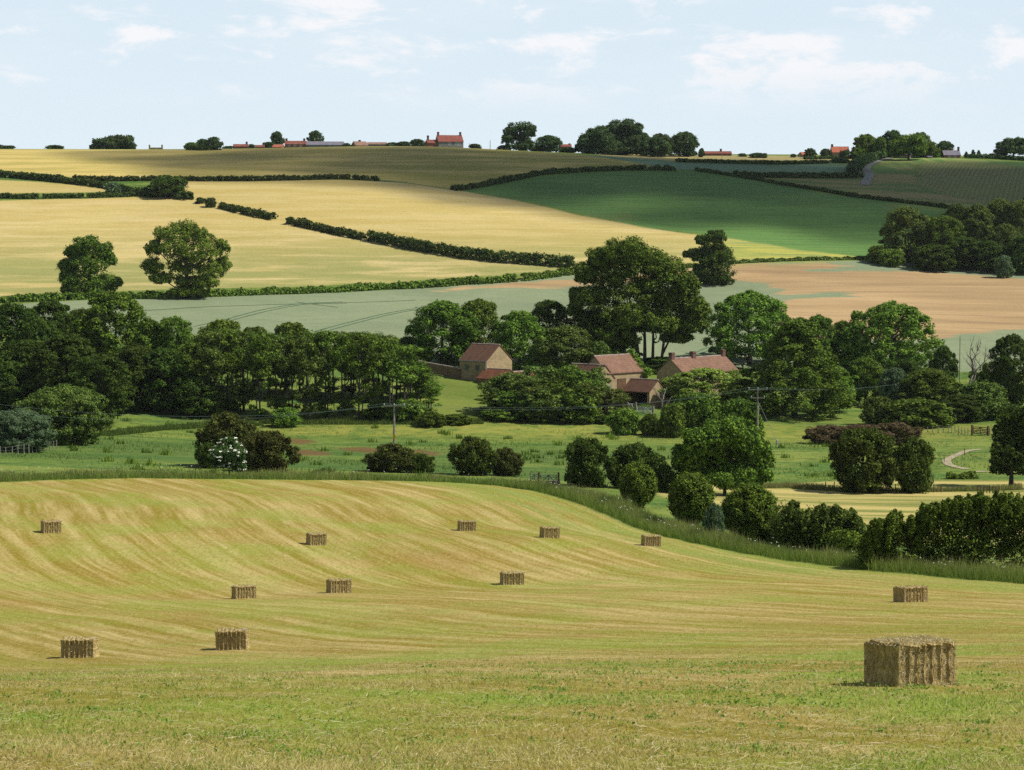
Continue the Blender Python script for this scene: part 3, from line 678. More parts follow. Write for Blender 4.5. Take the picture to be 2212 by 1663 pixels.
M_RIDGE = simple_mat('ridge_tile', C(196,180,164), C(150,132,120), 2)
M_BRICK = simple_mat('chimney_brick', C(136,98,84), C(104,80,72), 4)
M_GLASS = simple_mat('window_glass', (.02,.025,.03), (.04,.05,.06), 1, rough=.15, bump=0, spec=.6)
M_WHITE = simple_mat('white_paint', (.70,.70,.66), (.6,.6,.56), 2, rough=.6)
M_GREYW = simple_mat('weathered_wood', C(170,164,150), C(132,126,114), 3)
M_WOOD = simple_mat('brown_timber', C(132,100,70), C(96,74,54), 3)
M_PIPE = simple_mat('grey_pipe', C(190,194,196), C(170,174,176), 2, rough=.5)
M_METAL = simple_mat('galvanised_metal', C(150,156,152), C(120,126,124), 3, rough=.5, metal=.3)
M_INSUL = simple_mat('insulator_porcelain', C(180,200,214), C(160,184,200), 3, rough=.3)
M_YEL = simple_mat('yellow_sign', C(226,172,44), C(210,158,40), 3)
M_DARK = simple_mat('black_drum_and_painted_shade', (.012,.010,.008), (.02,.018,.014), 2)  # near-black: colour of the drum, and painted shade inside the cart shed
M_WIRE = simple_mat('aluminium_wire', C(112,130,124), C(92,110,106), 3, rough=.4)

def gable_house(name, org, rot, La, Lb, eave, rise, ridge, wall, roof, label, cat='house', group=None, over=.2, thick=.12, drop=1.5, open_side=None, ridge_cap=True, skip_roof=False):
    """org = near corner on the land; a runs along local x, b along local y; ridge 'a' or 'b'"""
    e = empty(name, org, label, cat, group, rot); w_ = MB()
    if ridge == 'b':
        prof = [(0, -drop), (La, -drop), (La, eave), (La/2, eave+rise), (0, eave)]
        v = [(p[0], 0, p[1]) for p in prof] + [(p[0], Lb, p[1]) for p in prof]; sa = La/2
    else:
        prof = [(0, -drop), (Lb, -drop), (Lb, eave), (Lb/2, eave+rise), (0, eave)]
        v = [(0, p[0], p[1]) for p in prof] + [(La, p[0], p[1]) for p in prof]; sa = Lb/2
    f = [(0,1,2,3,4), (9,8,7,6,5)] + [(i, (i+1) % 5, (i+1) % 5 + 5, i+5) for i in (0, 1, 4)]
    if open_side == 'x0': f = [q for q in f if q != (4, 0, 5, 9)]
    w_.poly(v, f)
    if open_side == 'x0': w_.poly([(0,0,-drop),(0,.5,-drop),(0,.5,eave),(0,0,eave)], [(0,3,2,1)]).box(.0,.25,Lb*.93,Lb,-drop,eave)
    wl = w_.build('wall', wall, e)
    if skip_roof: return e
    r = MB(); sl = rise/sa; zo = eave - sl*over; n_ = math.hypot(1, sl); tz = thick*n_
    for sgn in (0, 1):
        if ridge == 'b':
            x0 = -over if sgn == 0 else La + over; pts = [(x0,-over*.5,zo),(x0,Lb+over*.5,zo),(La/2,Lb+over*.5,eave+rise),(La/2,-over*.5,eave+rise)]
        else:
            y0 = -over if sgn == 0 else Lb + over; pts = [(-over*.5,y0,zo),(La+over*.5,y0,zo),(La+over*.5,Lb/2,eave+rise),(-over*.5,Lb/2,eave+rise)]
        # 25 mm above the wall top so no two faces share a plane
        lo = [(p[0], p[1], p[2]+.025) for p in pts]; hi = [(p[0], p[1], p[2]+.025+tz) for p in pts]
        r.poly(lo+hi, [(0,1,2,3),(7,6,5,4),(0,4,5,1),(1,5,6,2),(2,6,7,3),(3,7,4,0)])
    rf = r.build('roof', roof, e)
    if ridge_cap:
        c = MB()
        if ridge == 'b': c.tube([(La/2,-over*.5-.03,eave+rise+tz*.8),(La/2,Lb+over*.5+.03,eave+rise+tz*.8)], .13, 6)
        else: c.tube([(-over*.5-.03,Lb/2,eave+rise+tz*.8),(La+over*.5+.03,Lb/2,eave+rise+tz*.8)], .13, 6)
        c.build('ridge', M_RIDGE, rf)
    e['_roof'] = rf.name
    return e
def roof_of(e):
    return bpy.data.objects[e['_roof']]
def chimney(e, x, y, z0, h, s=.7, s2=None):
    s2 = s2 or s; m = MB().box(x-s/2, x+s/2, y-s2/2, y+s2/2, z0, z0+h).box(x-s/2-.06, x+s/2+.06, y-s2/2-.06, y+s2/2+.06, z0+h*.82, z0+h*.9)
    c = m.build('chimney', M_BRICK, roof_of(e)); return c
def win(e, face, u, z, w_, h, frame=None, La=0, Lb=0):
    """window on a wall face: x0/y0 are the two near faces"""
    def bx(m, u0, u1, z0, z1, d0, d1):
        if face == 'x0': m.box(-d1, -d0, u0, u1, z0, z1)
        else: m.box(u0, u1, -d1, -d0, z0, z1)
    m = MB(); t = .09
    for a, b, c, d in ((u, u+t, z, z+h), (u+w_-t, u+w_, z, z+h), (u+t, u+w_-t, z, z+t), (u+t, u+w_-t, z+h-t, z+h), (u+w_/2-.03, u+w_/2+.03, z+t, z+h-t)): bx(m, a, b, c, d, -.01, .06)
    f = m.build('window', frame or M_GREYW, e)
    g = MB(); bx(g, u+.02, u+w_-.02, z+.02, z+h-.02, -.02, .025); g.build('pane', M_GLASS, f)
    return f
PHI = R(48); V90 = PHI + math.pi/2
# local x = u = (cos48, sin48) right and back, local y = v = (-sin48, cos48) left and back
barn = gable_house('stone_barn', at(1051, 395), PHI, 6.5, 6.3, 3.65, 2.6, 'b', M_STONE, M_RED, 'square stone barn with red pantile roof and plain gable beside the grazing slope', 'barn')
win(barn, 'x0', 1.7, 1.9, .9, 1.05); win(barn, 'x0', 4.1, 1.95, .9, 1.05)
MB().tube([(-.1,.12,3.55),(-.1,.12,-.3)], .07, 6).tube([(-.22,-.1,3.6),(-.22,6.4,3.6)], .07, 5).build('drainpipe', M_PIPE, barn)
b1o = at(1064, 393); lowb = gable_house('low_outbuilding', (b1o[0]+1.5, b1o[1]-3, -25.3), PHI, 4.6, 5.6, 1.9, 1.5, 'b', M_STONE2, M_ORANGE, 'low outbuilding with orange pantile roof against the barn gable, half hidden by trees', 'barn')
lowc = gable_house('low_outbuilding', (b1o[0]+5.2, b1o[1]-4.2, -25.9), PHI, 4.2, 4.4, 2.2, 1.5, 'a', M_STONE2, M_ORANGE, 'small orange roofed outbuilding showing through the trees right of the barn', 'barn')
sb = at(1288, 384); skyl = gable_house('skylight_barn', (sb[0]-.3, sb[1], sb[2]), PHI, 5.0, 7.5, 3.4, 2.3, 'b', M_STONE, M_ORANGE, 'orange roofed stone range with grey skylight behind the overgrown trees', 'barn')
sl_ = 2.3/2.5
MB().poly([(.8,1.2,3.4+.8*sl_+.2),(.8,3.2,3.4+.8*sl_+.2),(1.9,3.2,3.4+1.9*sl_+.2),(1.9,1.2,3.4+1.9*sl_+.2),(.8,1.2,3.4+.8*sl_+.06),(.8,3.2,3.4+.8*sl_+.06),(1.9,3.2,3.4+1.9*sl_+.06),(1.9,1.2,3.4+1.9*sl_+.06)],
          [(0,3,2,1),(0,1,5,4),(1,2,6,5),(2,3,7,6),(3,0,4,7)]).build('skylight', simple_mat('skylight_glass', C(110,124,134), C(90,104,116), 1, rough=.3), roof_of(skyl))
# tall barn: main range along u, gabled wing along v
co = at(1312, 378); cz = zpx(880, 378)
tall = gable_house('tall_barn', (co[0], co[1], cz), PHI, 9.6, 5.4, 5.6, 2.6, 'a', M_STONE, M_PINK, 'tall stone barn with weathered red roof and creeper along its right verge', 'barn')
MB().box(6.9, 8.3, -.07, -.0, 0, 1.95).build('door', M_GREYW, tall)
MB().box(6.8, 8.4, -.16, -.0, 1.97, 2.13).build('lintel', M_WHITE, tall)
MB().box(2.6, 4.8, -.07, 0, 2.2, 4.6).build('hayloft_door', M_WOOD, tall)
rngc = random.Random(5); crl = [(9.75 + rngc.uniform(-.3, .35), 2.9 - 3.3*t + rngc.uniform(-.2, .2), 8.35 - 3.0*t + rngc.uniform(-.15, .3), .42, .42, .38) for t in np.linspace(-.05, 1.1, 26)] + [(9.8, -.1 + rngc.uniform(-.1, .2), 5.0 - .35*i, .4, .35, .4) for i in range(5)]
mobj('creeper', crown_mesh('creeper', crl, .2, L_BRIGHT, 55, cover=1.6, clus=.6, bottom=-1), tall)
wo = at(1288, 376); wing = gable_house('barn_wing', (wo[0]+.0, wo[1]-.2, zpx(880, 376)), PHI, 4.6, 7.0, 4.6, 2.1, 'b', M_STONE, M_RED, 'narrower gabled barn wing with red roof in front of the tall barn', 'barn')
MB().box(2.0, 4.0, -.07, 0, 1.0, 3.6).build('shutter', M_GREYW, wing)
MB().box(.6, 1.7, -.07, 0, .1, 1.9).build('door', M_WHITE, wing)
so = at(1404, 374); shed = gable_house('open_cart_shed', (so[0], so[1], zpx(880, 374)), PHI, 4.4, 5.6, 2.45, 1.8, 'b', M_STONE, M_RED, 'small open fronted stone cart shed with red tiled roof beside white gate', 'shed', open_side='x0')
MB().box(3.8, 4.3, .3, 5.3, -1, 2.3).build('painted_shade_block', M_DARK, shed)  # extra near-black block; shade of the open front put into its colour
MB().box(.02, .22, .5, 5.2, 2.25, 2.43).build('beam', M_WOOD, shed)
fo = at(1477, 398); farm = gable_house('farmhouse', (fo[0], fo[1], zpx(846, 398)), PHI, 15.6, 5.8, 3.1, 2.4, 'a', M_STONE, M_PINK, 'long stone farmhouse with weathered pink pantile roof and three brick chimneys', 'house')
for x_ in (.45, 6.4, 15.1): chimney(farm, x_, 2.9, 4.9, 1.75, .85, .7)
for x_ in (1.2, 4.6, 8.0, 11.2, 13.6): win(farm, 'y0', x_, 1.6, .95, 1.0, M_WHITE)
MB().box(6.4, 7.4, -.08, 0, 0, 2.0).build('door', M_WHITE, farm)

# ---- skyline buildings: ridge along the picture, far on the hill crest
def far_house(name, px0, px1, ridge_py, eave_py, base_py, Y, wall, roof, label, chim=(), rot=0.0, depth=6.0, gable_w=None, wins=(), cat='house', chh=1.2):
    k = Y/FPX; x0 = xk(px0)*Y; x1 = xk(px1)*Y; gz = zg((x0+x1)/2, Y); base = zpx(base_py, Y)
    L = (x1-x0)/max(.3, math.cos(rot)) if rot >= 0 else (x1-x0)
    eave = zpx(eave_py, Y) - base; rise = zpx(ridge_py, Y) - zpx(eave_py, Y)
    e = gable_house(name, (x0, Y, base), rot, L, depth, eave, rise, 'a', wall, roof, label, cat, over=.25, drop=max(1.0, base-gz+.6), thick=.15)
    for c in chim: chimney(e, (xk(c)*Y - x0)/max(.3, math.cos(rot)), depth/2, eave+rise-.5, chh+.5, .8, .6)
    for u, zf in wins: win(e, 'y0', u*L, zf*eave, 1.0, 1.1, M_WHITE)
    if gable_w:
        MB().poly([(L+.03,.03,-drop_of(base,gz)),(L+.03,depth-.03,-drop_of(base,gz)),(L+.03,depth-.03,eave),(L+.03,depth/2,eave+rise-.05),(L+.03,.03,eave)],[(0,1,2,3,4)]).build('gable', gable_w, e)
    return e
def drop_of(b, g): return max(1.0, b-g+.6)
YK = 934
far_house('cottage', 507, 538, 311.5, 316.5, 322, YK, M_FBRICK, M_FRED, 'low red roofed cottage at the left end of the hilltop hamlet', (535,), .15)
far_house('cottage', 553, 573, 313.5, 317.5, 322, YK, M_FBRICK, M_FRED, 'tiny red roofed cottage between two round bushes on the left skyline', (571,), .1)
far_house('cottage', 590, 611, 312.5, 318, 323, YK-4, M_FBRICK, M_FORANGE, 'small bright red roof just left of the two chimneyed red house', (), -.1)
far_house('brick_house', 617, 662, 304.5, 311.5, 321, YK, M_FBRICK, M_FRED, 'two storey brick house with red roof and chimneys at both ends', (620, 658), .05, wins=((.15,.55),(.42,.55),(.7,.55)))
far_house('long_barn', 663, 745, 305, 313, 322, YK, M_FGREY, M_FSLATE, 'long grey roofed barn in the hilltop hamlet', (), .14, 12, M_FPALE, cat='barn')
far_house('cottage', 770, 796, 305.5, 314, 320, YK, M_FWALL, M_FBROWN, 'tan roofed cottage with broad gable left of the hilltop bushes', (783,), .35, 7, chh=.8)
far_house('long_shed', 795, 836, 307.5, 312, 320, YK+8, M_FGREY, M_FBROWN, 'long low dark roofed shed behind the hilltop bushes', (), .05, cat='barn')
far_house('cottage', 925, 947, 302, 309, 318, YK-6, M_FBRICK, M_FRED, 'low red roofed wing with chimney joined left of the hilltop farmhouse', (928,), .22, chh=1.9)
far_house('hilltop_farmhouse', 948, 1001, 292, 305.5, 318, YK-6, M_FGREY, M_FRED, 'tall red roofed farmhouse with pale gable alone on the hill brow', (950.5, 998), .22, 7, M_FPALE, wins=((.4,.35),(.68,.35),(.8,.35)), chh=1.5)
far_house('cottage', 1208, 1234, 312, 317, 330, YK+10, M_FWALL, M_FRED, 'red roof peeping between trees left of the big skyline clump', (1213, 1230), 0, chh=.6)
far_house('bungalow', 1520, 1579, 327, 332, 339, YK+14, M_FBRICK, M_FRED, 'long low red roofed bungalow right of the big tree clump', (1557,), 0)
far_house('cottage', 1732, 1755, 329, 334.5, 341, YK+12, M_FWALL, M_FORANGE, 'little orange roofed cottage under a small tree', (), .3, 5)
oh = far_house('orange_roof_house', 1796, 1833, 317, 329, 342, YK+8, M_FWALL, M_FORANGE, 'bright orange roofed house with a dormer gable and left chimney', (1798,), .05, wins=((.3,.3),))
MB().poly([(2.6,-.3,2.3),(4.4,-.3,2.3),(3.5,-.3,3.4),(2.6,2.5,2.3),(4.4,2.5,2.3),(3.5,2.5,3.4)], [(0,1,2),(0,2,5,3),(1,4,5,2),(3,5,4)]).build('dormer', M_FBRICK, roof_of(oh))
far_house('orange_roof_house', 1879, 1908, 321, 335, 342, YK+6, M_FBRICK, M_FORANGE, 'plain orange roof between the dark trees on the right skyline', (), 0)
gr_ = far_house('grey_barn', 1962, 1979, 329.5, 336.5, 343, YK-2, M_FWALL, M_FSLATE, 'small gabled barn half sunk behind the hill brow under bright trees', (), 1.0, 8, cat='barn')
far_house('grey_barn', 2002, 2012, 335.5, 339, 344, YK-2, M_FGREY, M_FSLATE, 'tiny grey roof just showing over the right hill brow', (), .3, 5, cat='barn')
far_house('slate_house', 2036, 2072, 325.5, 335, 345, YK, M_FBRICK, M_FSLATE, 'slate roofed house with tall right chimney on the right skyline', (2070,), 0, wins=((.25,.5),(.6,.5)), chh=1.7)
# ruined wall with two chimney stubs
rx, ry, rz_ = at(324, YK); k_ = YK/FPX
ru = empty('ruined_wall', (rx, ry, zpx(321.5, YK)), 'low ruined wall with a stub at each end on the bare left skyline', 'wall')
MB().box(0, 30*k_, 0, .5, -1.5, 3.0*k_).build('wall', M_FWALL, ru)
for a_ in (0, 27): MB().box(a_*k_, (a_+3)*k_, -.1, .7, -1.4, 9*k_).build('pillar', M_FWALL, ru)
# ------------------------------------------------------------------ roads, path, tyre tracks
ribbon(H((1868,400),(1872,388),(1880,379),(1872,369),(1872,360),(1890,350),(1910,344),(1945,339)), 3.2, m_road, 'road', .12, label='narrow grey lane winding up to the right skyline')
ribbon(H((2120,971),(2092,973),(2062,985),(2043,995),(2049,1005),(2068,1010),(2090,1014)), 1.1, m_path, 'path', .06, step=1.0, label='pale curved path in the right meadow')
ribbon(H((2092,1020),(2112,1019.5),(2134,1019)), 1.0, m_path, 'path', .07, step=1.0, label='short pale slab of path by the fence')
for a in (H((420,705),(480,692),(560,670),(640,656),(740,652)), H((430,709),(500,692),(580,671),(660,656),(750,655)), H((300,672),(420,664),(560,659),(700,655),(900,648)),
          H((680,716),(780,690),(860,672),(940,660)), H((700,717),(800,690),(880,672),(950,661)), H((640,652),(700,660),(730,664)),
          H((1160,686),(1220,675),(1260,668)), H((1440,790),(1480,770),(1530,750)), H((1452,792),(1492,772),(1540,753))):
    ribbon(a, .55, m_track, 'tyre_track', .06, 3.0)
for a in (H((1861,376),(1856,369),(1860,362),(1866,356)), H((1868,376),(1866,368),(1872,360)),):
    ribbon(a, .7, m_track, 'tyre_track', .08, 3.0)

# ------------------------------------------------------------------ hedges
hedge('hedge', HP((-60,366),(0,382),(40,385),(150,396),(235,407),(300,421),(328,427)), 2.1, 2.4, .55, L_HEDGE, 'dark hedge slanting down from the left edge below the upper wheat field', 201)
hedge('hedge', HP((155,389),(250,391),(350,390),(440,391),(540,391),(640,389),(743,387),(818,391)), 1.6, 2.0, .5, L_HEDGE, 'long level hedge between the shaded upper field and the golden field', 202, gaps=((.90,.915),(.965,.975)))
hedge('hedge', HP((0,428),(50,429),(120,428),(190,427),(290,424)), 1.5, 2.0, .5, L_HEDGE, 'short level hedge under the small tan triangle field at left', 203, gaps=((.29,.32),(.62,.65)))
hedge('hedge', HP((304,423),(320,424),(340,424)), 2.6, 2.4, .5, L_HEDGE, 'squared stub of hedge against the round dark tree', 204)
hedge('hedge', HP((378,428),(394,430),(410,432)), 2.4, 3.0, .5, L_HEDGE, 'small hedge stub just right of the round dark tree', 205)
hedge('hedge', HP((478,449),(520,459),(555,467),(592,474)), 2.1, 2.6, .46, L_HEDGE, 'broken row of dark bushes across the upper golden slope', 206, gaps=((.42,.46),), rag=.4)
hedge('hedge', HP((642,486),(734,507),(788,517)), 2.1, 2.4, .42, L_HEDGE, 'upper length of the dark diagonal hedge across the wheat', 207)
hedge('hedge', HP((792,518),(850,529),(900,540),(1000,556),(1060,563),(1150,570),(1238,577)), 2.6, 2.6, .40, L_HEDGE, 'thick dark diagonal hedge ending by the great tree', 208, rag=.08)
hedge('hedge', HP((-40,655),(100,650),(200,646),(330,645),(430,642),(520,638),(600,635),(734,630),(820,624),(900,621),(1000,613),(1060,610),(1115,606)), 1.8, 2.4, .38, L_MID, 'low green hedge along the top of the pale pea field', 209, rag=.5)
hedge('hedge', HP((1128,605),(1170,600),(1210,594),(1244,590)), 1.7, 2.2, .38, L_MID, 'short green hedge beside the orange strip of field', 210, rag=.4)
hedge('hedge', HP((978,411),(1017,407),(1060,399),(1104,390),(1155,379),(1200,374),(1255,371),(1356,367),(1423,367),(1455,369)), 1.7, 2.4, .55, L_HEDGE, 'curved hedge round the brow of the dark green field', 211, rag=.4, gaps=((.82,.83),(.90,.915),(.95,.96)))
hedge('hedge', HP((1503,369),(1560,377),(1637,389),(1687,399),(1760,410),(1838,424),(1900,432),(1980,441),(2047,450)), 1.2, 1.8, .5, L_HEDGE, 'thin hedge falling right along the top of the dark green field', 212, rag=.5)
hedge('hedge', HP((1587,379),(1650,383),(1740,384),(1860,384)), 1.9, 2.4, .58, L_HEDGE, 'straight dark hedge below the blue green strip on the right hill', 213)
hedge('hedge', HP((1462,350),(1560,353),(1670,355),(1785,353)), 1.4, 2.0, .6, L_HEDGE, 'long thin hedge under the far stubble field', 214)
hedge('hedge', HP((1842,376),(1848,366),(1858,356),(1880,348),(1900,342),(1912,339)), 3.4, 4.0, .6, L_FAR, 'tall roadside hedge climbing beside the grey lane', 215, rag=.5)
hedge('hedge', HP((1480,577),(1590,568),(1700,563),(1800,561),(1880,560)), .9, 1.6, .42, L_OLIVE, 'low rough hedge between the yellow slope and the orange field', 216, rag=.6)
hedge('hedge', HP((1361,806),(1385,808),(1413,808), ymin=392), 1.25, 1.3, .24, L_MID, 'neatly clipped garden hedge behind the open cart shed', 217, rag=.05)
hedge('hedge', HP((403,324),(440,325),(477,324)), 1.6, 2.5, .55, L_HEDGE, 'clipped hedge in front of the dark tree pair on the left skyline', 218, rag=.08)
hedge('hedge', HP((2047,1034),(2075,1034),(2107,1033)), 1.0, 1.2, .17, L_MID, 'small dark hedge on the fence line below the curved path', 219, rag=.5)
hedge('hedge', HP((1640,1155),(1720,1176),(1800,1188),(1870,1196)), 2.2, 3.0, .17, L_MID, 'low bramble filling between the round bush and the tall right hedge', 220, rag=.5)
hedge('hedge', HP((1740,344),(1790,343),(1850,342),(1890,343)), 1.1, 2.0, .6, L_FAR, 'dark field hedge along the foot of the right skyline houses', 221)
hedge('hedge', HP((2090,341),(2150,343),(2230,348)), 1.6, 3, .6, L_FAR, 'low hedge under the trees at the far right skyline', 222)

# ------------------------------------------------------------------ single trees of the hillside
ANK = dict(cover=1.9, clus=.36, gaps=.22, fill=.12)
custom('oak_tree', 192, 540, [(192,530,34,22),(165,545,26,20),(222,545,26,22),(150,575,22,20),(195,570,38,28),(235,560,16,14),(180,610,44,26),(222,612,34,20),(160,625,26,16),(248,608,14,10),(200,635,40,14),(150,598,20,16)], 301, .28, L_MID,
       'narrower left one of the two big trees standing in the wheat hedge', group=None, tr=.5, sub=9, kw=ANK)
custom('ash_tree', 403, 540, [(395,495,34,20),(360,505,28,18),(430,512,30,20),(335,535,22,18),(380,535,34,24),(440,545,36,24),(478,535,20,20),(330,575,22,20),(390,575,38,24),(455,582,34,22),(480,570,18,18),(350,600,24,12),(410,610,34,16),(450,608,24,14),(420,628,30,8),(395,630,30,8)], 302, .27, L_BRIGHT,
       'broad spreading ash tree, right one of the two in the wheat hedge', tr=.55, nl=16, sub=10, kw=dict(cover=1.5, clus=.44, gaps=.3, fill=.05))
custom('oak_tree', 1538, 600, [(1546,512,22,16),(1517,518,15,10),(1500,545,14,9),(1487,548,12,7),(1545,540,32,18),(1520,555,28,15),(1560,560,28,22),(1545,585,40,22),(1532,603,24,12),(1562,604,24,12),(1512,585,16,16)], 303, .30, L_DARK,
       'lone dark ragged tree standing in the field with one low left limb', tr=.5, sub=9, kw=dict(cover=2.0, clus=.40, gaps=.12))
big_st = [(0,0,-1.5,0,.55,13),(-2.2,1,-4.5,1,.5,12),(2.6,.5,3.2,.5,.34,13),(4.1,-.4,6.4,0,.32,14),(1.2,1.2,1.5,2,.4,13),(-3.6,0,-7.0,0,.4,11),(3.6,.6,9.5,.5,.26,11)]
custom('sycamore_tree', 1380, 428, [(1350,545,52,34),(1300,560,34,28),(1400,570,50,34),(1440,590,44,34),(1265,590,24,24),(1330,600,60,36),(1480,620,30,34),(1390,630,60,34),(1290,645,50,30),(1450,660,58,36),(1505,665,28,26),(1350,680,60,30),
        (1275,690,36,26),(1430,700,40,18),(1490,700,38,18),(1320,720,44,26),(1295,748,36,20),(1350,735,30,20),(1330,700,44,30),(1375,695,40,26),(1410,690,40,22),(1462,728,34,12),(1270,720,30,22),(1320,765,34,14),(1250,640,22,20),(1240,668,14,14)], 304, .25, L_MID,
       'huge dark multi stemmed tree towering over the farmyard', tr=.4, nl=16, stems=big_st, sub=11, kw=dict(cover=1.9, clus=.40, gaps=.14, fill=.2))
put(T_SMALL[0], 434, hit(434,439)[1], 426, 20, 'small round bush, left of the pair on the golden slope', 'bush', mat=L_HEDGE)
put(T_SMALL[1], 456, hit(456,447)[1], 428, 24, 'small mushroom shaped bush, right of the pair on the golden slope', 'bush', mat=L_HEDGE)
put(T_SMALL[0], 628, hit(628,484)[1], 468, 20, 'single round bush at the upper end of the dark diagonal hedge', 'bush', mat=L_HEDGE)
put(T_SKY[0], 365, hit(365,425)[1], 380, 76, 'round dark tree at the meeting of the left hedges', mat=L_DARK)
fb = put(T_SMALL[1], 245, hit(245,417)[1], 395, 36, 'bush with white blossom in the hedge below the upper field', 'bush', mat=L_GREY)

# ------------------------------------------------------------------ skyline trees
SK = [(0,'dark treetops cut by the left edge of the picture',-6,312,46,0),(0,'second clump of dark treetops from the left edge',22,314,28,1),(0,'small grey green bush alone on the left skyline',122,313,38,2),
      (0,'light green tree left of the dark skyline pair',416,307,28,1),(0,'left tree of the dark skyline pair',440,300,26,0),(0,'right and taller tree of the dark skyline pair',464,296,36,2),
      (0,'low bush right of the dark skyline pair',496,315,26,1),(0,'round dark bush between two red roofs',545,311,15,0),(0,'light bush in front of the small red roof',583,306,28,1),
      (0,'slim bushy top rising behind the brick house left end',600,285,30,2),(0,'bushy tree rising behind the long grey barn',683,283,30,0),(0,'pale bush at the right end of the long grey barn',749,309,18,1),
      (0,'left one of the bush row right of the brown shed',850,307,34,2),(0,'right one of the bush row right of the brown shed',874,305,30,0),(0,'round bush just left of the hilltop farmhouse',903,300,30,1),
      (0,'bush growing against the hilltop farmhouse wall',956,300,22,2),(0,'small bush right of the hilltop farmhouse gable',1026,310,28,1),(0,'low shrub at the left foot of the tall lone skyline tree',1088,313,26,0),
      (0,'rounded tree right of the tall lone skyline tree',1184,293,54,1),(0,'shrub under the red roof among the skyline trees',1228,318,40,2),(0,'low dark tree right of the tall lone skyline tree',1160,315,40,0),
      (0,'leftmost low tree of the big skyline clump',1268,290,50,2),(0,'slim pale tree at the right side of the big skyline clump',1392,289,26,1),(0,'separate domed tree right of the big skyline clump',1425,290,52,0),
      (0,'tall tree at the right end of the big skyline clump',1476,286,62,1),(0,'tiny round tree left of the bungalow',1514,320,15,2),
      (0,'low pale bush right of the bungalow',1602,331,18,1),(0,'middle of the low bushes right of the bungalow',1635,330,38,0),(0,'small low bush left of the little orange cottage',1712,332,12,2),
      (0,'small tree behind the little orange cottage',1748,320,24,1),(0,'round pale tree left of the dormer house',1781,321,22,0),(0,'dark bush in front of the dormer house',1823,325,22,2),
      (0,'tall rounded tree, first right of the dormer house',1867,291,52,1),(0,'low dark bush under the first tree right of the dormer house',1850,320,30,2),(0,'dark shrub left of the plain orange roof',1872,319,28,0),
      (0,'narrow dark tree behind the plain orange roof',1899,297,28,2),(0,'tallest dark tree of the right skyline group',1926,283,46,0),(0,'olive topped tree behind the bright green skyline tree',1986,287,42,1),
      (0,'brown green bush right of the plain orange roof',1930,322,34,1),(0,'tree between the bright green one and the slate house',2008,307,36,2),(0,'round tree left of the slate house',2037,305,36,0),
      (0,'low yellowish bush beside the slate house wall',2018,330,24,1),(0,'purple tinted bush near the right end of the skyline',2141,331,22,2)]
for i, (_, lab, px, top, w_, v) in enumerate(SK):
    small = (345 - top) < 22 and px > 1000 or (326-top) < 18 and px < 1000
    Yv = YK + (3 if i % 2 else 9)
    if top < 300 and 590 < px < 700: Yv = YK + 16
    m_ = {'light green tree left of the dark skyline pair': L_MID, 'olive topped tree behind the bright green skyline tree': L_OLIVE,
          'purple tinted bush near the right end of the skyline': L_PURPLE, 'low yellowish bush beside the slate house wall': L_BRIGHT, 'brown green bush right of the plain orange roof': L_OLIVE}.get(lab)
    if px > 1840 and m_ is None and v != 0: m_ = L_MID
    put(T_SMALL[v % 2] if small else T_SKY[v], px, Yv, top, w_, lab, 'bush' if small else 'tree', mat=m_)
custom('skyline_tree', 252, YK, [(250,302,26,12),(225,308,20,10),(278,306,20,14),(240,315,34,10),(272,316,26,10),(212,318,12,5)], 311, .5, L_FAR, 'broad low dark tree clump alone on the left skyline', tr=.4, sub=6, kw=dict(cover=2.4))
custom('skyline_tree', 1124, YK, [(1125,276,30,14),(1105,285,18,14),(1145,284,16,14),(1098,300,14,12),(1125,296,26,14),(1120,316,26,12),(1140,312,18,10)], 312, .42, L_FAR, 'tall open crowned tree standing alone right of the hilltop farmhouse', tr=.5, nl=7, sub=6, kw=dict(cover=1.9, gaps=.3, fill=.1))
custom('skyline_tree', 1342, YK, [(1345,275,34,20),(1310,286,26,18),(1372,285,22,20),(1330,300,40,20),(1365,308,30,20),(1310,315,34,18),(1345,325,40,12),(1385,300,16,14)], 313, .42, L_FAR, 'great domed tree in the middle of the big skyline clump', tr=.6, nl=7, sub=7, kw=dict(cover=2.2, gaps=.14, fill=.2))
custom('skyline_tree', 1290, YK-4, [(1290,290,28,16),(1275,302,26,16),(1305,305,28,18),(1268,320,24,14),(1300,324,34,12)], 314, .44, L_FAR, 'broad shouldered tree left of the great domed skyline tree', tr=.5, sub=6, kw=dict(cover=2.4))
custom('skyline_tree', 1408, 924, [(1408,308,24,13),(1390,318,18,12),(1428,318,22,12),(1408,328,34,9)], 315, .42, L_FAR, 'lower tree with a visible trunk in front of the big skyline clump', tr=.45, sub=6, kw=dict(cover=2.4))
custom('skyline_tree', 1960, YK-10, [(1960,302,26,12),(1940,312,20,14),(1980,312,20,14),(1958,322,34,14),(1935,328,14,10),(1985,325,12,10)], 316, .42, L_BRIGHT, 'bright yellow green rounded tree on the right skyline', tr=.5, sub=7, kw=dict(cover=2.4))
custom('skyline_tree', 2186, YK, [(2190,308,26,13),(2165,314,16,9),(2212,312,22,14),(2195,324,38,12),(2160,328,16,7),(2225,322,20,16)], 317, .45, L_FAR, 'broad layered tree at the right edge of the skyline', tr=.5, sub=6, kw=dict(cover=2.1))
for px, top, w_, lab in ((2084,327,11,'first small conifer right of the slate house'),(2099,323,12,'second small conifer right of the slate house'),(2111,324,12,'third small conifer right of the slate house'),(2122,332,12,'last and lowest of the small skyline conifers')):
    put(T_CONIF, px, YK+4, top, w_, lab, group='small conifers on the right skyline')
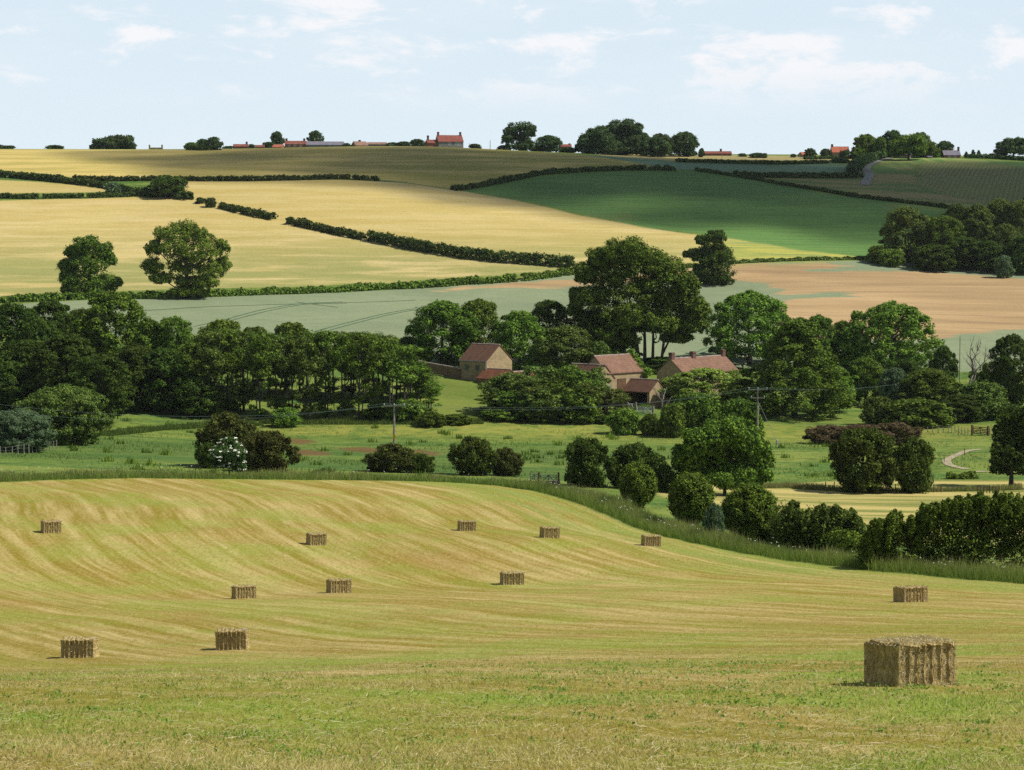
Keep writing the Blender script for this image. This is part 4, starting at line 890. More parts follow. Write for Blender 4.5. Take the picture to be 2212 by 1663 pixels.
for px, top, w_, lab in ((1383,349,14,'first dark bush on the edge of the far stubble field'),(1402,347,16,'bush at the foot of the lower skyline tree trunk'),(1432,348,22,'dark bush in the line right of the lower skyline tree'),(1452,349,20,'bush joining the left end of the far thin hedge'),
                         (1812,341,40,'dark flat topped thicket in the right end of the far thin hedge'),(1606,345,9,'tiny round bush standing up from the far thin hedge')):
    put(T_SMALL[0 if w_ < 20 else 1], px, 905, top, w_, lab, 'bush')

# ------------------------------------------------------------------ right hand wood below the skyline
RW = [(T_ROUND[0],1955,640,447,100,L_OLIVE,'olive green tree at the left end of the right hand wood'),(T_SHRUB[0],1898,635,530,50,L_MID,'low shrub at the left foot of the right hand wood'),(T_SHRUB[1],1925,632,538,56,L_BRIGHT,'paler bush in front of the olive tree at the wood end'),
      (T_ROUND[1],2000,645,468,66,L_MID,'second tree from the left end of the right hand wood'),(T_DENSE[0],2038,636,466,84,L_MID,'bright rounded tree in the front of the right hand wood'),(T_ROUND[2],2066,655,441,72,L_DARK,'dark round topped tree behind the right hand wood front'),
      (T_DENSE[1],2112,650,442,74,L_OLIVE,'brown green tree in the middle of the right hand wood'),(T_ROUND[0],2156,655,430,80,L_OLIVE,'tall brownish tree rising right of the wood middle'),(T_DENSE[0],2200,650,433,76,L_OLIVE,'tall brownish tree near the picture edge in the right hand wood'),
      (T_ROUND[1],2222,668,418,50,L_DARK,'dark treetop behind the wood at the picture edge'),(T_DENSE[1],2080,632,512,96,L_DARK,'dark lower tree in front of the wood middle'),(T_ROUND[2],2135,628,520,80,L_DARK,'dark lower tree right of the wood middle'),
      (T_ROUND[0],2172,634,484,72,L_OLIVE,'tawny crowned tree standing forward in the right hand wood'),(T_DENSE[0],2210,624,510,80,L_DARK,'dark front tree at the right end of the wood'),(T_SHRUB[2],2168,614,552,36,L_GREY,'small pale shrub at the foot of the right hand wood'),
      (T_SHRUB[1],2020,628,530,90,L_DARK,'dark undergrowth left of the wood middle')]
for pr, px, Y, top, w_, m_, lab in RW: put(pr, px, Y, top, w_, lab, mat=m_)

# ------------------------------------------------------------------ left hand wood
LW = [(T_DENSE[0],25,372,655,130,L_DARK),(T_DENSE[1],105,378,650,120,L_DARK),(T_ROUND[0],172,385,668,110,L_DARK),(T_DENSE[1],248,372,634,165,L_MID),(T_ROUND[1],318,380,690,100,L_DARK),
      (T_DENSE[0],372,372,684,105,L_MID),(T_ROUND[2],60,352,735,150,L_DARK),(T_DENSE[1],140,346,722,150,L_DARK),(T_DENSE[0],215,340,765,130,L_DARK),(T_ROUND[0],20,346,780,130,L_DARK),
      (T_ROUND[1],290,356,745,130,L_DARK),(T_ROUND[2],350,356,752,120,L_DARK),(T_DENSE[1],415,364,740,110,L_MID),(T_ROUND[0],85,360,690,120,L_DARK),(T_ROUND[2],225,352,850,120,L_DARK),(T_ROUND[1],420,354,810,100,L_DARK)]
LWL = ['tall dark tree at the left edge of the left wood','tall dark tree second from the left edge in the wood','dark crown left of the tallest tree in the left wood','tallest tree of the left wood, rising in front of the pea field',
       'dark crown just right of the tallest tree in the left wood','pale topped tree at the pea field side of the left wood','dark middle tree above the two rounded willows','broad dark tree in front of the left wood, above the olive willow',
       'drooping dark tree right of the olive willow','dark tree low down at the left edge above the grey willow','deeply shaded tree right of the drooping one','shaded tree at the foot of the wood centre','mid green tree where the wood meets the alder row',
       'dark crown filling between the two leftmost tall trees','low dark thicket right of the olive willow','low shaded thicket under the left end of the alder row']
for (pr, px, Y, top, w_, m_), lab in zip(LW, LWL): put(pr, px, Y, top, w_, lab, mat=m_)
AL = [(452,712,80),(490,706,78),(525,712,70),(560,716,76),(596,722,70),(630,728,74),(664,722,72),(700,710,82),(738,716,76),(774,714,80),(808,718,78),(840,726,80),(872,742,80),(900,775,70),(925,815,64)]
words = ['first','second','third','fourth','fifth','sixth','seventh','eighth','ninth','tenth','eleventh','twelfth','thirteenth','fourteenth','last']
for i, (px, top, w_) in enumerate(AL):
    put(T_ALDER[i % 4], px, 354 + (i*7 % 3)*3, top, w_, f'slender trunked alder, {words[i]} from the left in the meadow row', group='alders in a row behind the meadow', mat=(L_MID if i in (3, 8, 10, 11, 13) else (L_BRIGHT if i in (12, 14) else None)))
for i in range(14):
    px = (AL[i][0] + AL[i+1][0])/2 if i < 13 else 905; top = min(800, (AL[i][1] + AL[i+1][1])/2 - (2 if i < 11 else -8))
    put(T_ALDER[(i+2) % 4], px, 371 + (i*5 % 3)*3, top, 82, f'alder of the back row seen in the gap right of the {words[i]} front alder', group='alders in a row behind the meadow', mat=[L_DARK, L_OLIVE, L_DARK][i % 3])
for i, (px, top, w_, Y) in enumerate([(875,830,80,358),(930,858,60,352),(820,850,70,360),(480,830,70,360)]):
    put(T_SHRUB[i % 3], px, Y-3, top + 30, w_, ['bright bush under the thirteenth alder','bush at the right foot of the alder row','leafy bush under the eleventh alder','dark bush under the second alder'][i], 'bush', mat=[L_BRIGHT,L_MID,L_MID,L_DARK][i])
put(T_SHRUB[1], 614, 348, 880, 60, 'light green bush at the foot of the alder row beside the meadow', 'bush', mat=L_BRIGHT)
put(T_SHRUB[2], 480, 410, 692, 96, 'shaggy willow top behind the alder row at its left', 'bush', mat=L_MID)
put(T_SHRUB[0], 625, 410, 698, 92, 'shaggy willow top behind the alder row above its sixth tree', 'bush', mat=L_MID)
put(T_SHRUB[1], 550, 408, 708, 90, 'low shaggy willow between the two willow tops behind the alders', 'bush', mat=L_OLIVE)
put(T_SHRUB[2], 880, 420, 727, 60, 'dark bush between the alder row and the barn trees', 'bush', mat=L_DARK)
put(T_WILLOW, 132, 300, 836, 182, 'large rounded olive willow at the left meadow edge', 'willow', mat=L_OLIVE)
put(T_WILLOW, 34, 280, 886, 140, 'grey green rounded willow at the left picture edge', 'willow', mat=L_GREY)

# ------------------------------------------------------------------ trees round the farm
FT = [(T_ROUND[0],955,420,650,140,L_MID,'big dark green tree left behind the stone barn'),(T_ROUND[1],1035,428,648,116,L_MID,'tall green tree directly behind the stone barn roof'),(T_ROUND[2],1122,418,672,108,L_BRIGHT,'leafy tree just right of the stone barn gable'),
      (T_DENSE[0],1187,432,648,92,L_DARK,'dark pointed tree behind, between barn and great tree'),(T_ROUND[1],1222,412,704,126,L_OLIVE,'feathery light green tree right of the barn trees'),(T_SHRUB[0],1296,410,738,56,L_OLIVE,'light bush behind the tall barn roof'),
      (T_LACY,1620,440,634,184,L_BRIGHT,'open rounded ash tree behind the farmhouse'),(T_ROUND[1],1768,432,682,90,L_MID,'tree top behind the big dark pyramid tree'),(T_ROUND[0],1822,436,693,70,L_MID,'small crown left of the wide domed ash'),
      (T_LACY,1925,430,658,200,L_BRIGHT,'wide domed ash tree in front of the orange field'),(T_DENSE[1],2192,388,724,100,L_DARK,'dark tall tree at the right picture edge by the bare limbs'),
      (T_SHRUB[1],1320,428,752,120,L_DARK,'dark undergrowth at the foot of the great tree'),(T_SHRUB[2],1430,426,770,90,L_DARK,'low dark bushes right of the great tree trunks'),
      (T_ROUND[2],1800,384,792,110,L_BRIGHT,'pale green tree in front of the pyramid tree'),(T_ROUND[0],1872,400,772,90,L_MID,'green tree below the wide domed ash'),(T_SHRUB[0],1935,394,796,60,L_GREY,'grey green drooping willow below the domed ash'),
      (T_SHRUB[1],1898,362,858,70,L_OLIVE,'olive bush just behind the purple shrubs'),(T_ROUND[1],2010,392,796,120,L_MID,'green tree left of the dead tree'),(T_ROUND[0],2040,408,746,56,L_DARK,'narrow dark pointed tree left of the tall pole'),
      (T_SHRUB[2],1985,360,862,140,L_MID,'broad green thicket behind the right fence posts'),(T_ROUND[2],2080,368,850,110,L_DARK,'dark thicket under the dead tree'),(T_SHRUB[0],2125,372,826,110,L_OLIVE,'olive bushes between dead tree and wooden gate'),
      (T_SHRUB[1],2150,400,786,100,L_MID,'green bushes behind the wooden gate'),(T_ROUND[1],1960,404,775,80,L_DARK,'dark tree in the middle of the right thicket'),
      (T_SHRUB[2],1600,352,862,90,L_MID,'green bush left of the right power pole'),(T_SHRUB[0],1455,384,815,66,L_OLIVE,'tangled olive bush against the left gable of the farmhouse'),(T_SHRUB[1],1392,372,872,40,L_MID,'small green bush growing in the open cart shed front'),(T_ROUND[2],1520,376,795,165,L_LIME,'bright lime green tree hiding the farmhouse wall'),(T_SHRUB[0],1452,342,872,60,L_MID,'green bush right of the white farm gate'),
      (T_SHRUB[1],1408,345,894,44,L_MID,'small bush below the white farm gate'),(T_SHRUB[2],1350,346,883,70,L_BRIGHT,'rounded bright bush left of the white farm gate'),(T_SHRUB[0],1510,350,850,100,L_MID,'green bush below the lime tree'),
      (T_SHRUB[1],1585,398,800,44,L_LIME,'leafy climber bush at the right end of the farmhouse'),(T_SHRUB[2],985,352,893,62,L_MID,'low bush at the gap right of the alder row')]
for pr, px, Y, top, w_, m_, lab in FT: put(pr, px, Y, top, w_, lab, 'bush' if pr in T_SHRUB else 'tree', mat=m_)
pyr = put(T_PYR, 1718, 372, 690, 225, 'great dark pyramid shaped tree behind the right power pole', mat=L_MID)
# overgrown alders hiding the farm buildings
for i, (px, top, w_, m_, lab) in enumerate([(1056,850,60,L_MID,'slender leaning alder left of the overgrown farm thicket'),(1095,804,92,L_OLIVE,'alder at the left end of the farm thicket'),(1140,806,86,L_OLIVE,'alder second from left in the farm thicket'),
        (1185,790,90,L_OLIVE,'alder with the flat top in the farm thicket'),(1232,788,90,L_MID,'alder in the middle of the farm thicket'),(1278,792,80,L_OLIVE,'alder in front of the skylight barn'),(1316,836,66,L_OLIVE,'short alder at the right end of the farm thicket')]):
    put(T_THICK[i % 3] if i else T_ALDER[0], px, 362 + i % 2*3, top, w_*1.25, lab, mat=m_)
for i, (px, top, w_, lab) in enumerate([(1085,880,90,'low bush at the left foot of the farm thicket'),(1140,872,90,'low dark bush, second at the foot of the farm thicket'),(1200,876,90,'low bush, third at the foot of the farm thicket'),(1255,878,80,'low bush, fourth at the foot of the farm thicket'),(1305,896,60,'last low bush at the foot of the farm thicket'),(1170,838,110,'dense mid height bush inside the farm thicket'),(1240,836,100,'second dense bush inside the farm thicket')]):
    put(T_SHRUB[i % 3], px, 358, top, w_, lab, 'bush', mat=[L_MID, L_DARK, L_OLIVE][i % 3])
for i, (px, top, w_, m_, lab) in enumerate([(1118,842,90,L_MID,'lower alder filling between the first two of the farm thicket'),(1163,828,90,L_OLIVE,'lower alder left of the flat topped one'),(1210,818,96,L_MID,'lower alder right of the flat topped one'),(1258,824,96,L_OLIVE,'lower alder left of the skylight barn front')]):
    put(T_THICK[(i+1) % 3], px, 359, top, w_, lab, mat=m_)
# bushes of the meadow
MBs = [(T_BUSH[0],488,262,893,132,L_BROWN,'dark bronze leaved bush behind the white flowering elder'),(T_BUSH[1],578,255,930,118,L_BROWN,'rounded bronze green bush right of the flowering elder'),(T_BUSH[2],448,258,955,56,L_DARK,'narrow dark bush left of the flowering elder'),
       (T_BUSH[0],845,262,958,112,L_BROWN,'spreading bronze bush in front of the left power pole'),(T_BUSH[1],905,262,978,66,L_HAW,'greener bush right beside the left power pole bush'),(T_BUSH[2],1018,262,943,96,L_HAW,'upright hawthorn in the meadow centre'),
       (T_BUSH[0],1092,264,966,72,L_BROWN,'lower hawthorn leaning right of the meadow centre one'),(T_BUSH[1],1270,250,946,110,L_DARK,'tall dark thicket right of the metal gate'),(T_BUSH[2],1375,252,958,120,L_DARK,'dark bushy half of the thicket behind the first round bush'),
       (T_BUSH[0],1440,250,1004,60,L_DARK,'low bush joining the thicket and the great round bush'),(T_BUSH[1],1868,262,926,150,L_HAW,'wide layered hawthorn on short trunks at the right fence'),(T_BUSH[2],1980,262,947,90,L_HAW,'smaller hawthorn right of the wide layered one'),
       (T_BUSH[0],1795,330,917,118,L_PURPLE,'left part of the purple brown shrubs behind the hawthorn'),(T_BUSH[1],1868,328,916,110,L_PURPLE,'middle one of the purple brown shrubs behind the hawthorn'),(T_BUSH[2],1940,326,912,112,L_PURPLE,'right one of the purple brown shrubs behind the hawthorn')]
for pr, px, Y, top, w_, m_, lab in MBs: put(pr, px, Y, top, w_, lab, 'bush', mat=m_)
custom('shrub', 1568, 250, [(1570,930,50,30),(1520,950,46,34),(1615,955,46,32),(1490,985,40,34),(1568,985,66,44),(1640,990,38,34),(1500,1020,40,26),(1570,1025,70,28),(1640,1025,34,24)], 321, .19, L_MID, 'great round green bush in front of the right power pole', 'bush', tr=.2, nl=6, sub=8, kw=dict(cover=2.3, clus=.30, gaps=.06))
custom('broadleaf_tree', 2190, 268, [(2195,905,34,30),(2180,940,32,30),(2215,945,36,34),(2170,975,30,26),(2205,985,40,30),(2178,1005,28,22),(2225,1000,30,30),(2230,900,30,30)], 322, .2, L_DARK, 'tall dark tree standing at the right picture edge beside the fence', tr=.3, nl=6, sub=8, kw=dict(cover=2.3, clus=.30, gaps=.08))
# elder in flower
lbE, pE = lobes_px(492, 246, [(492,962,20,16),(478,980,22,18),(506,982,20,18),(490,998,28,16),(508,1005,18,12),(474,1000,16,12)], 331)
eE = empty('elder_bush', pE, 'elder bush covered in white flower heads', 'bush')
mobj('crown', crown_mesh('crown', lbE, .13, L_ELDER, 331, cover=2.2, blossom=.75), eE); mobj('trunk', trunk_mesh('trunk', 3.5, .1, lbE, 331, 4, .5), eE)
# round bushes on the field edge and the big right hedge
def round_bush(px, Y, x0, x1, y0, y1, seed, label, mat=L_MID, rag=0, leaf=.12, n=40):
    Y = hit(px, y1 + 6)[1] if y1 else Y
    cx = (x0+x1)/2; rx_ = (x1-x0)/2; ry_ = (y1-y0)/2; rng = random.Random(seed); sp = []
    for i in range(n):
        z_ = 1 - 2*(i+.5)/n; a = i*2.39996; s = math.sqrt(1-z_*z_)*(1.0 if z_ > 0 else 1.0)
        f = rng.uniform(.26, .34); sp.append((cx + s*math.cos(a)*rx_*.76, (y0+y1)/2 - z_*ry_*.78, rx_*f, ry_*f, s*math.sin(a)*rx_*.76*Y/FPX))
    lb, (x, y, z) = lobes_px(px, Y, sp, seed)
    e = empty('round_bush', (x, y, z), label, 'bush')
    mobj('crown', crown_mesh('crown', lb, leaf, mat, seed, cover=2.4, clus=.42, gaps=0, fill=.25, bottom=-1), e)
    mobj('trunk', trunk_mesh('trunk', (y1-y0)*Y/FPX, .12, lb, seed, 3, .5), e); return e
round_bush(1378, 213, 1340, 1417, 1002, 1090, 341, 'first clipped round bush, farthest along the field edge')
round_bush(1495, 197, 1450, 1541, 1024, 1130, 342, 'second round bush along the field edge, tallest of the row')
round_bush(1622, 186, 1566, 1682, 1050, 1160, 343, 'third and widest round bush along the field edge')
put(T_BUSH[0], 1545, 194, 1086, 44, 'small pale elder between the second and third round bush', 'bush', mat=L_GREY)
def shooty(px, Y, x0, x1, tops, base, seed, label, mat, leaf=.13, name='tall_hedge', shoots=90, sh=.6):
    """dense hedge mass with upright leafy shoots along its top; tops: (column,row) outline"""
    Y = hit(px, base)[1] + 1.2
    rng = random.Random(seed); xs_ = [t[0] for t in tops]; yy = [t[1] for t in tops]; sp = []
    while len(sp) < (x1 - x0)*95/210:
        c = rng.uniform(x0, x1); tp = float(np.interp(c, xs_, yy)) + 16; q = rng.uniform(tp, base); r_ = rng.uniform(13, 25)
        sp.append((c, max(q, tp + r_*.5), r_, r_*rng.uniform(.7, 1), rng.uniform(-1.2, .9)))
    lb, (x, y, z) = lobes_px(px, Y, sp, seed); k = Y/FPX
    for _ in range(shoots):
        c = rng.uniform(x0 + 8, x1 - 4); tp = float(np.interp(c, xs_, yy)) + 8; h = rng.uniform(.3, 1)*sh
        zb = zpx(tp + 14 + rng.random()**2*46, Y) - z; yb = rng.uniform(-1.6, .8); ln = rng.uniform(-.25, .35)
        for j in range(3): lb.append(((c - px)*k + ln*h*j/2, yb, zb + h*j/2, .13 - .03*j, .13 - .03*j, .2))
    e = empty(name, (x, y, z), label, 'hedge')
    mobj('crown', crown_mesh('crown', lb, leaf, mat, seed, cover=2.3, clus=.40, gaps=0, fill=.9, bottom=-1), e)
    mobj('trunk', trunk_mesh('trunk', 3, .1, lb, seed, 4, .5), e)
shooty(1775, 180, 1682, 1872, [(1680,1100),(1715,1072),(1735,1098),(1770,1086),(1810,1085),(1850,1098),(1872,1130)], 1188, 351, 'ragged olive bushes between the round bush and the tall dark hedge', L_OLIVE, name='ragged_bushes', shoots=90, sh=.6)
shooty(2050, 168, 1870, 2240, [(1870,1150),(1900,1120),(1940,1108),(1985,1112),(2000,1090),(2040,1078),(2100,1074),(2160,1068),(2240,1078)], 1232, 352, 'tall dark hedge with upright shoots at the right edge of the hayfield', L_MID, shoots=240, sh=.75)

# dead trees
def dead_tree(px, Y, top, w_, seed, label, stem_r=.28, lean=0.0):
    rng = random.Random(seed); x, y, z = at(px, Y); Ht = zpx(top, Y) - z; Wd = w_*Y/FPX; m = MB()
    def br(p, d, L, r, lev):
        pts = [np.array(p)]; dd = np.array(d, float)
        for i in range(4):
            dd = dd + np.array([rng.uniform(-.22,.22), rng.uniform(-.22,.22), rng.uniform(-.02,.16)]); dd /= np.linalg.norm(dd); pts.append(pts[-1] + dd*L/4)
        m.tube(pts, [r, r*.85, r*.7, r*.5, r*.3], 5)
        if lev < 3:
            for i in range(3 if lev else 5):
                q = pts[rng.randint(1, 4)] if lev else pts[rng.randint(2, 4)]; a = rng.uniform(0, 6.28)
                br(q, (dd[0]*.5 + math.cos(a)*.75, dd[1]*.5 + math.sin(a)*.75, dd[2]*.5 + .45), L*rng.uniform(.42, .62), r*.5, lev+1)
    br((0, 0, -.3), (lean, 0, 1), Ht*.62, stem_r, 0)
    e = empty('dead_tree', (x, y, z), label, 'tree'); m.build('trunk', M_DEADW, e, smooth=True)
dead_tree(2085, 385, 742, 70, 401, 'bare dead tree beside the tall pole above the right thicket', .34, .05)
dead_tree(2150, 392, 755, 70, 402, 'second bare dead tree, nearer the right picture edge', .3, .05)
dead_tree(1430, 358, 805, 50, 403, 'thin bare tree in front of the open cart shed', .13, .05)
# ------------------------------------------------------------------ farm wall, gates, fences, poles
def on_line(p, q, n): return [tuple(np.array(p[:2])*(1-t) + np.array(q[:2])*t) for t in np.linspace(0, 1, n)]
w0 = at(903, 413); w1 = (barn.location.x - 6.0*math.sin(PHI)*1.0, barn.location.y + 6.0*math.cos(PHI))
def wall_run(name, p, q, h, th, mat, label):
    pts = on_line(p, q, 14); m = MB(); d = np.array(q[:2]) - np.array(p[:2]); d /= np.linalg.norm(d); nn = np.array([-d[1], d[0]])*th/2
    o = np.array([p[0], p[1], zg(p[0], p[1])])
    for i in range(13):
        a, b = pts[i], pts[i+1]; za, zb = zg(*a) - o[2], zg(*b) - o[2]; A_, B_ = np.array(a) - o[:2], np.array(b) - o[:2]
        m.poly([(*(A_-nn), za-.4), (*(B_-nn), zb-.4), (*(B_+nn), zb-.4), (*(A_+nn), za-.4), (*(A_-nn), za+h), (*(B_-nn), zb+h), (*(B_+nn), zb+h), (*(A_+nn), za+h)],
               ([(3,0,4,7)] if i == 0 else []) + ([(1,2,6,5)] if i == 12 else []) + [(0,1,5,4), (2,3,7,6), (4,5,6,7)])
    c = MB(); 
    for i in range(13):
        a, b = pts[i], pts[i+1]; c.tube([(a[0]-o[0], a[1]-o[1], zg(*a)-o[2]+h+.02), (b[0]-o[0], b[1]-o[1], zg(*b)-o[2]+h+.02)], .16, 6)
    e = empty(name, o, label, 'wall'); m.build('wall', mat, e); c.build('coping', M_RIDGE, e)
wall_run('stone_wall', w0, w1, 1.75, .4, M_STONE2, 'old stone wall running left from the barn under the dark tree')
def gate(name, p, q, h, mat, label, bars=5, posts=True, br=.035, cat='gate', post_mat=None, boards=False):
    p = np.array(p[:2]); q = np.array(q[:2]); L = np.linalg.norm(q-p); rz = math.atan2(*(q-p)[::-1]); z = min(zg(*p), zg(*q))
    e = empty(name, (p[0], p[1], z), label, cat, None, rz); m = MB()
    for i in range(bars):
        zz = .25 + (h-.3)*i/(bars-1)
        if boards: m.box(.1, L-.1, -.02, .02, zz-.06, zz+.06)
        else: m.tube([(.1, 0, zz), (L-.1, 0, zz)], br, 5)
    for x_ in (.12, L/2, L-.12): m.tube([(x_, .05, .2), (x_, .05, h)], br*1.2, 5)
    m.tube([(.12, .07, .25), (L/2, .07, h-.05)], br, 5); m.tube([(L-.12, .07, .25), (L/2, .07, h-.05)], br, 5)
    m.build('gate_panel', mat, e)
    if posts:
        for x_ in (-.12, L+.12): MB().box(x_-.11, x_+.11, -.11, .11, -.5, h+.25).build('post', post_mat or M_WOOD, e)
gate('metal_gate', at(1166, 249, 1040), at(1204, 249, 1040), 1.15, M_METAL, 'rusty tubular field gate between the meadow and the hayfield', 5, br=.045)
gate('wooden_gate', at(2101, 342, 940), at(2133, 340, 940), 1.25, M_WOOD, 'brown five bar wooden gate at the right end of the meadow', 5, br=.05, boards=True)
gate('white_gate', at(1375, 368, 890), at(1410, 366, 890), 1.15, M_WHITE, 'white boarded farmyard gate in front of the open cart shed', 5, boards=True, post_mat=M_GREYW)
gate('white_fence', at(1357, 369, 885), at(1372, 368.5, 885), 1.3, M_WHITE, 'short white rail fence left of the white farmyard gate', 3, cat='fence', post_mat=M_GREYW)
gate('metal_hurdle', at(822, 312, 960), at(856, 312, 960), 1.0, M_GREYW, 'thin pale metal hurdle beside the left power pole', 2, posts=False, br=.035, cat='hurdle')
gate('metal_hurdle', at(1143, 250, 1040), at(1165, 249.5, 1040), 1.1, M_METAL, 'pale metal hurdle joined left of the rusty field gate', 4, posts=False, br=.04, cat='hurdle')
# feed drum near the gate
dx_, dy_, dz_ = at(1195, 243)
dr = empty('feed_drum', (dx_, dy_, dz_), 'black round drum lying in the grass by the rusty gate', 'drum')
MB().tube([(-.75,0,.36),(-.74,0,.36),(.74,0,.36),(.75,0,.36)], [.30,.38,.38,.30], 14).build('drum', M_DARK, dr, smooth=False)
MB().tube([(-.35,0,.36),(-.31,0,.36)], .41, 14).tube([(.31,0,.36),(.35,0,.36)], .41, 14).build('rim', M_METAL, dr)
def fence(name, pts, n, h, label, wires=2, mat=None, seed=0, r=.055):
    rng = random.Random(seed); P_ = [np.array(p[:2]) for p in pts]; seg = np.r_[0, np.cumsum([np.linalg.norm(b-a) for a, b in zip(P_, P_[1:])])]
    t = np.linspace(0, seg[-1], n); X = np.interp(t, seg, [p[0] for p in P_]); Y = np.interp(t, seg, [p[1] for p in P_]); o = (X[0], Y[0], zg(X[0], Y[0]))
    e = empty(name, o, label, 'fence'); tops = []
    for x, y in zip(X, Y):
        z = zg(x, y); hh = h*rng.uniform(.85, 1.12); lx, ly = rng.uniform(-.06, .06), rng.uniform(-.06, .06); b = (x-o[0], y-o[1], z-o[2])
        MB().tube([(b[0], b[1], b[2]-.3), (b[0]+lx, b[1]+ly, b[2]+hh)], r, 6).build('post', mat or M_GREYW, e); tops.append((b[0]+lx, b[1]+ly, b[2]+hh))
    if wires:
        m = MB()
        for f in (.95, .6)[:wires]: m.tube([(a, b, c - h*(1-f)) for a, b, c in tops], .012, 4)
        m.build('wire', M_METAL, e)
fence('post_fence', [at(2003, 348, 940), at(2050, 347, 938), at(2098, 342, 940)], 12, 1.1, 'line of thin posts running left from the wooden gate', seed=1)
fence('post_fence', [at(2137, 340, 940), at(2160, 339, 940)], 4, 1.1, 'four posts right of the wooden gate', seed=2)
fence('post_fence', [at(2112, 262, 1030), at(2158, 261, 1030)], 8, .85, 'close row of dark leaning stakes right of the small hedge', seed=3, mat=M_WOOD)
fence('post_fence', [at(2018, 262, 1030), at(2034, 262, 1030)], 2, 1.0, 'pair of dark posts left of the small hedge', seed=4, mat=M_WOOD)
fence('post_fence', [at(1783, 263, 1035), at(1850, 262, 1035), at(1935, 262, 1035)], 9, .95, 'posts under the wide layered hawthorn', seed=5, mat=M_WOOD)
fence('post_fence', [at(0, 268, 1000), at(60, 275, 990), at(122, 288, 975)], 14, 1.1, 'row of pale thin stakes in front of the two willows at left', seed=6)
for px, Y, hh, lab in ((2088, 306, .9, 'single thin post standing beside the curved path'), (2044, 296, .7, 'short dark post at the bend of the curved path'), (992, 262, .8, 'lone dark stake in the long grass left of the meadow hawthorn')):
    x, y, z = at(px, Y); e = empty('marker_post', (x, y, z), lab, 'post')
    MB().tube([(0,0,-.3),(.02,0,hh)], [.06,.05], 7).tube([(.02,0,hh),(.02,0,hh+.03)], [.05,.02], 7).build('post', M_WOOD, e)
# power poles
def pole(px, Y, top, label, r=.15, arms=1, py0=600):
    x, y, z = at(px, Y, py0); Ht = zpx(top, Y) - z; e = empty('power_pole', (x, y, z), label, 'power pole')
    MB().tube([(0,0,-1),(0,0,Ht*.5),(0,0,Ht)], [r*1.15, r, r*.75], 9).build('pole', M_GREYW, e, smooth=False)
    tips = []
    for k in range(arms):
        hz = Ht - .22 - k*1.25; half = 1.45 - .4*k; c = MB().box(-half, half, -.2, -.09, hz-.08, hz+.08).build('crossarm', M_GREYW, e)
        for s in (-1, 0, 1) if k == 0 else (-1, 1):
            MB().tube([(s*half*.92,-.14,hz+.08),(s*half*.92,-.14,hz+.16),(s*half*.92,-.14,hz+.26),(s*half*.92,-.14,hz+.33)], [.04,.09,.09,.03], 7).build('insulator', M_INSUL, c)
            if k == 0: tips.append((x + s*half*.92, y - .14, z + hz + .33))
    return e, tips, (x, y, z, Ht)
p1, t1_, q1 = pole(850.5, 309, 873, 'left wooden power pole standing behind the spreading bronze bush')
MB().box(-.16, .16, -.21, -.17, 1.75, 2.35).build('danger_sign', M_YEL, p1); MB().box(-.13, .13, -.21, -.17, .5, 1.15).build('marker_plate', M_YEL, p1)
p2, t2_, q2 = pole(1638.5, 344, 838, 'right wooden power pole with two crossarms and a stay wire', arms=2)
p3, t3_, q3 = pole(2075.5, 420, 727, 'tall thin dark pole behind the dead tree', r=.09, arms=0)
xL, yL = xk(-420)*262, 262; zL = zg(xL, yL)
eL = empty('power_pole', (xL, yL, zL), 'wooden power pole outside the left edge carrying the wires', 'power pole')
MB().tube([(0,0,-1),(0,0,9.2)], [.17,.12], 9).build('pole', M_GREYW, eL); MB().box(-1.45,1.45,-.2,-.09,8.9,9.06).build('crossarm', M_GREYW, eL)
def wire(a, b, sag, name, label, r=.013, grp=None):
    a, b = np.array(a), np.array(b); o = a.copy(); pts = []
    for i in range(25):
        t = i/24; p = a*(1-t) + b*t - o; p[2] -= 4*sag*t*(1-t); pts.append(p)
    return tag(MB().tube(pts, r, 5).build(name, M_WIRE, None, o), label, 'wire', grp)
for s, lab in ((0, 'lower overhead wire crossing in front of the left willows'), (2, 'upper overhead wire crossing in front of the left willows')):
    wire((xL + (-1.33 if s == 0 else 1.33), yL-.14, zL + 9.1), t1_[s], 3.6 if s == 0 else 3.0, 'overhead_wire', lab)
for s, lab in ((0, 'lower wire between the two meadow power poles'), (2, 'upper wire between the two meadow power poles')):
    wire(t1_[s], t2_[s], 1.9 if s == 0 else 1.6, 'overhead_wire', lab)
for s, lab in ((0, 'lower wire leading right from the two armed power pole'), (2, 'upper wire leading right from the two armed power pole')):
    wire(t2_[s], (q3[0]+(-.5 if s == 0 else .5), q3[1], zpx(800, 420)+(.2 if s else 0)), 1.6, 'overhead_wire', lab)
sx, sy, sz = at(1684, 318, 965)
MB().tube([(0.0,-.1,q2[3]-1.9),(sx-q2[0], sy-q2[1], sz-q2[2]+.1)], .03, 5).build('stay_wire', M_METAL, p2)
sg = empty('stay_guard', (sx, sy, sz), 'white slanted stay guard standing alone in the right meadow', 'post')
MB().poly([(-.10,-.08,-.2),(.10,-.08,-.2),(.10,.08,-.2),(-.10,.08,-.2),(-.42,-.08,1.15),(-.22,-.08,1.15),(-.22,.08,1.15),(-.42,.08,1.15)],[(0,3,2,1),(4,5,6,7),(0,1,5,4),(1,2,6,5),(2,3,7,6),(3,0,4,7)]).build('guard', M_WHITE, sg)
MB().tube([(-.5,0,-.2),(-.46,0,1.0)], .05, 6).tube([(-.46,0,.5),(-.1,0,.5)], .04, 5).build('strut', M_GREYW, sg)
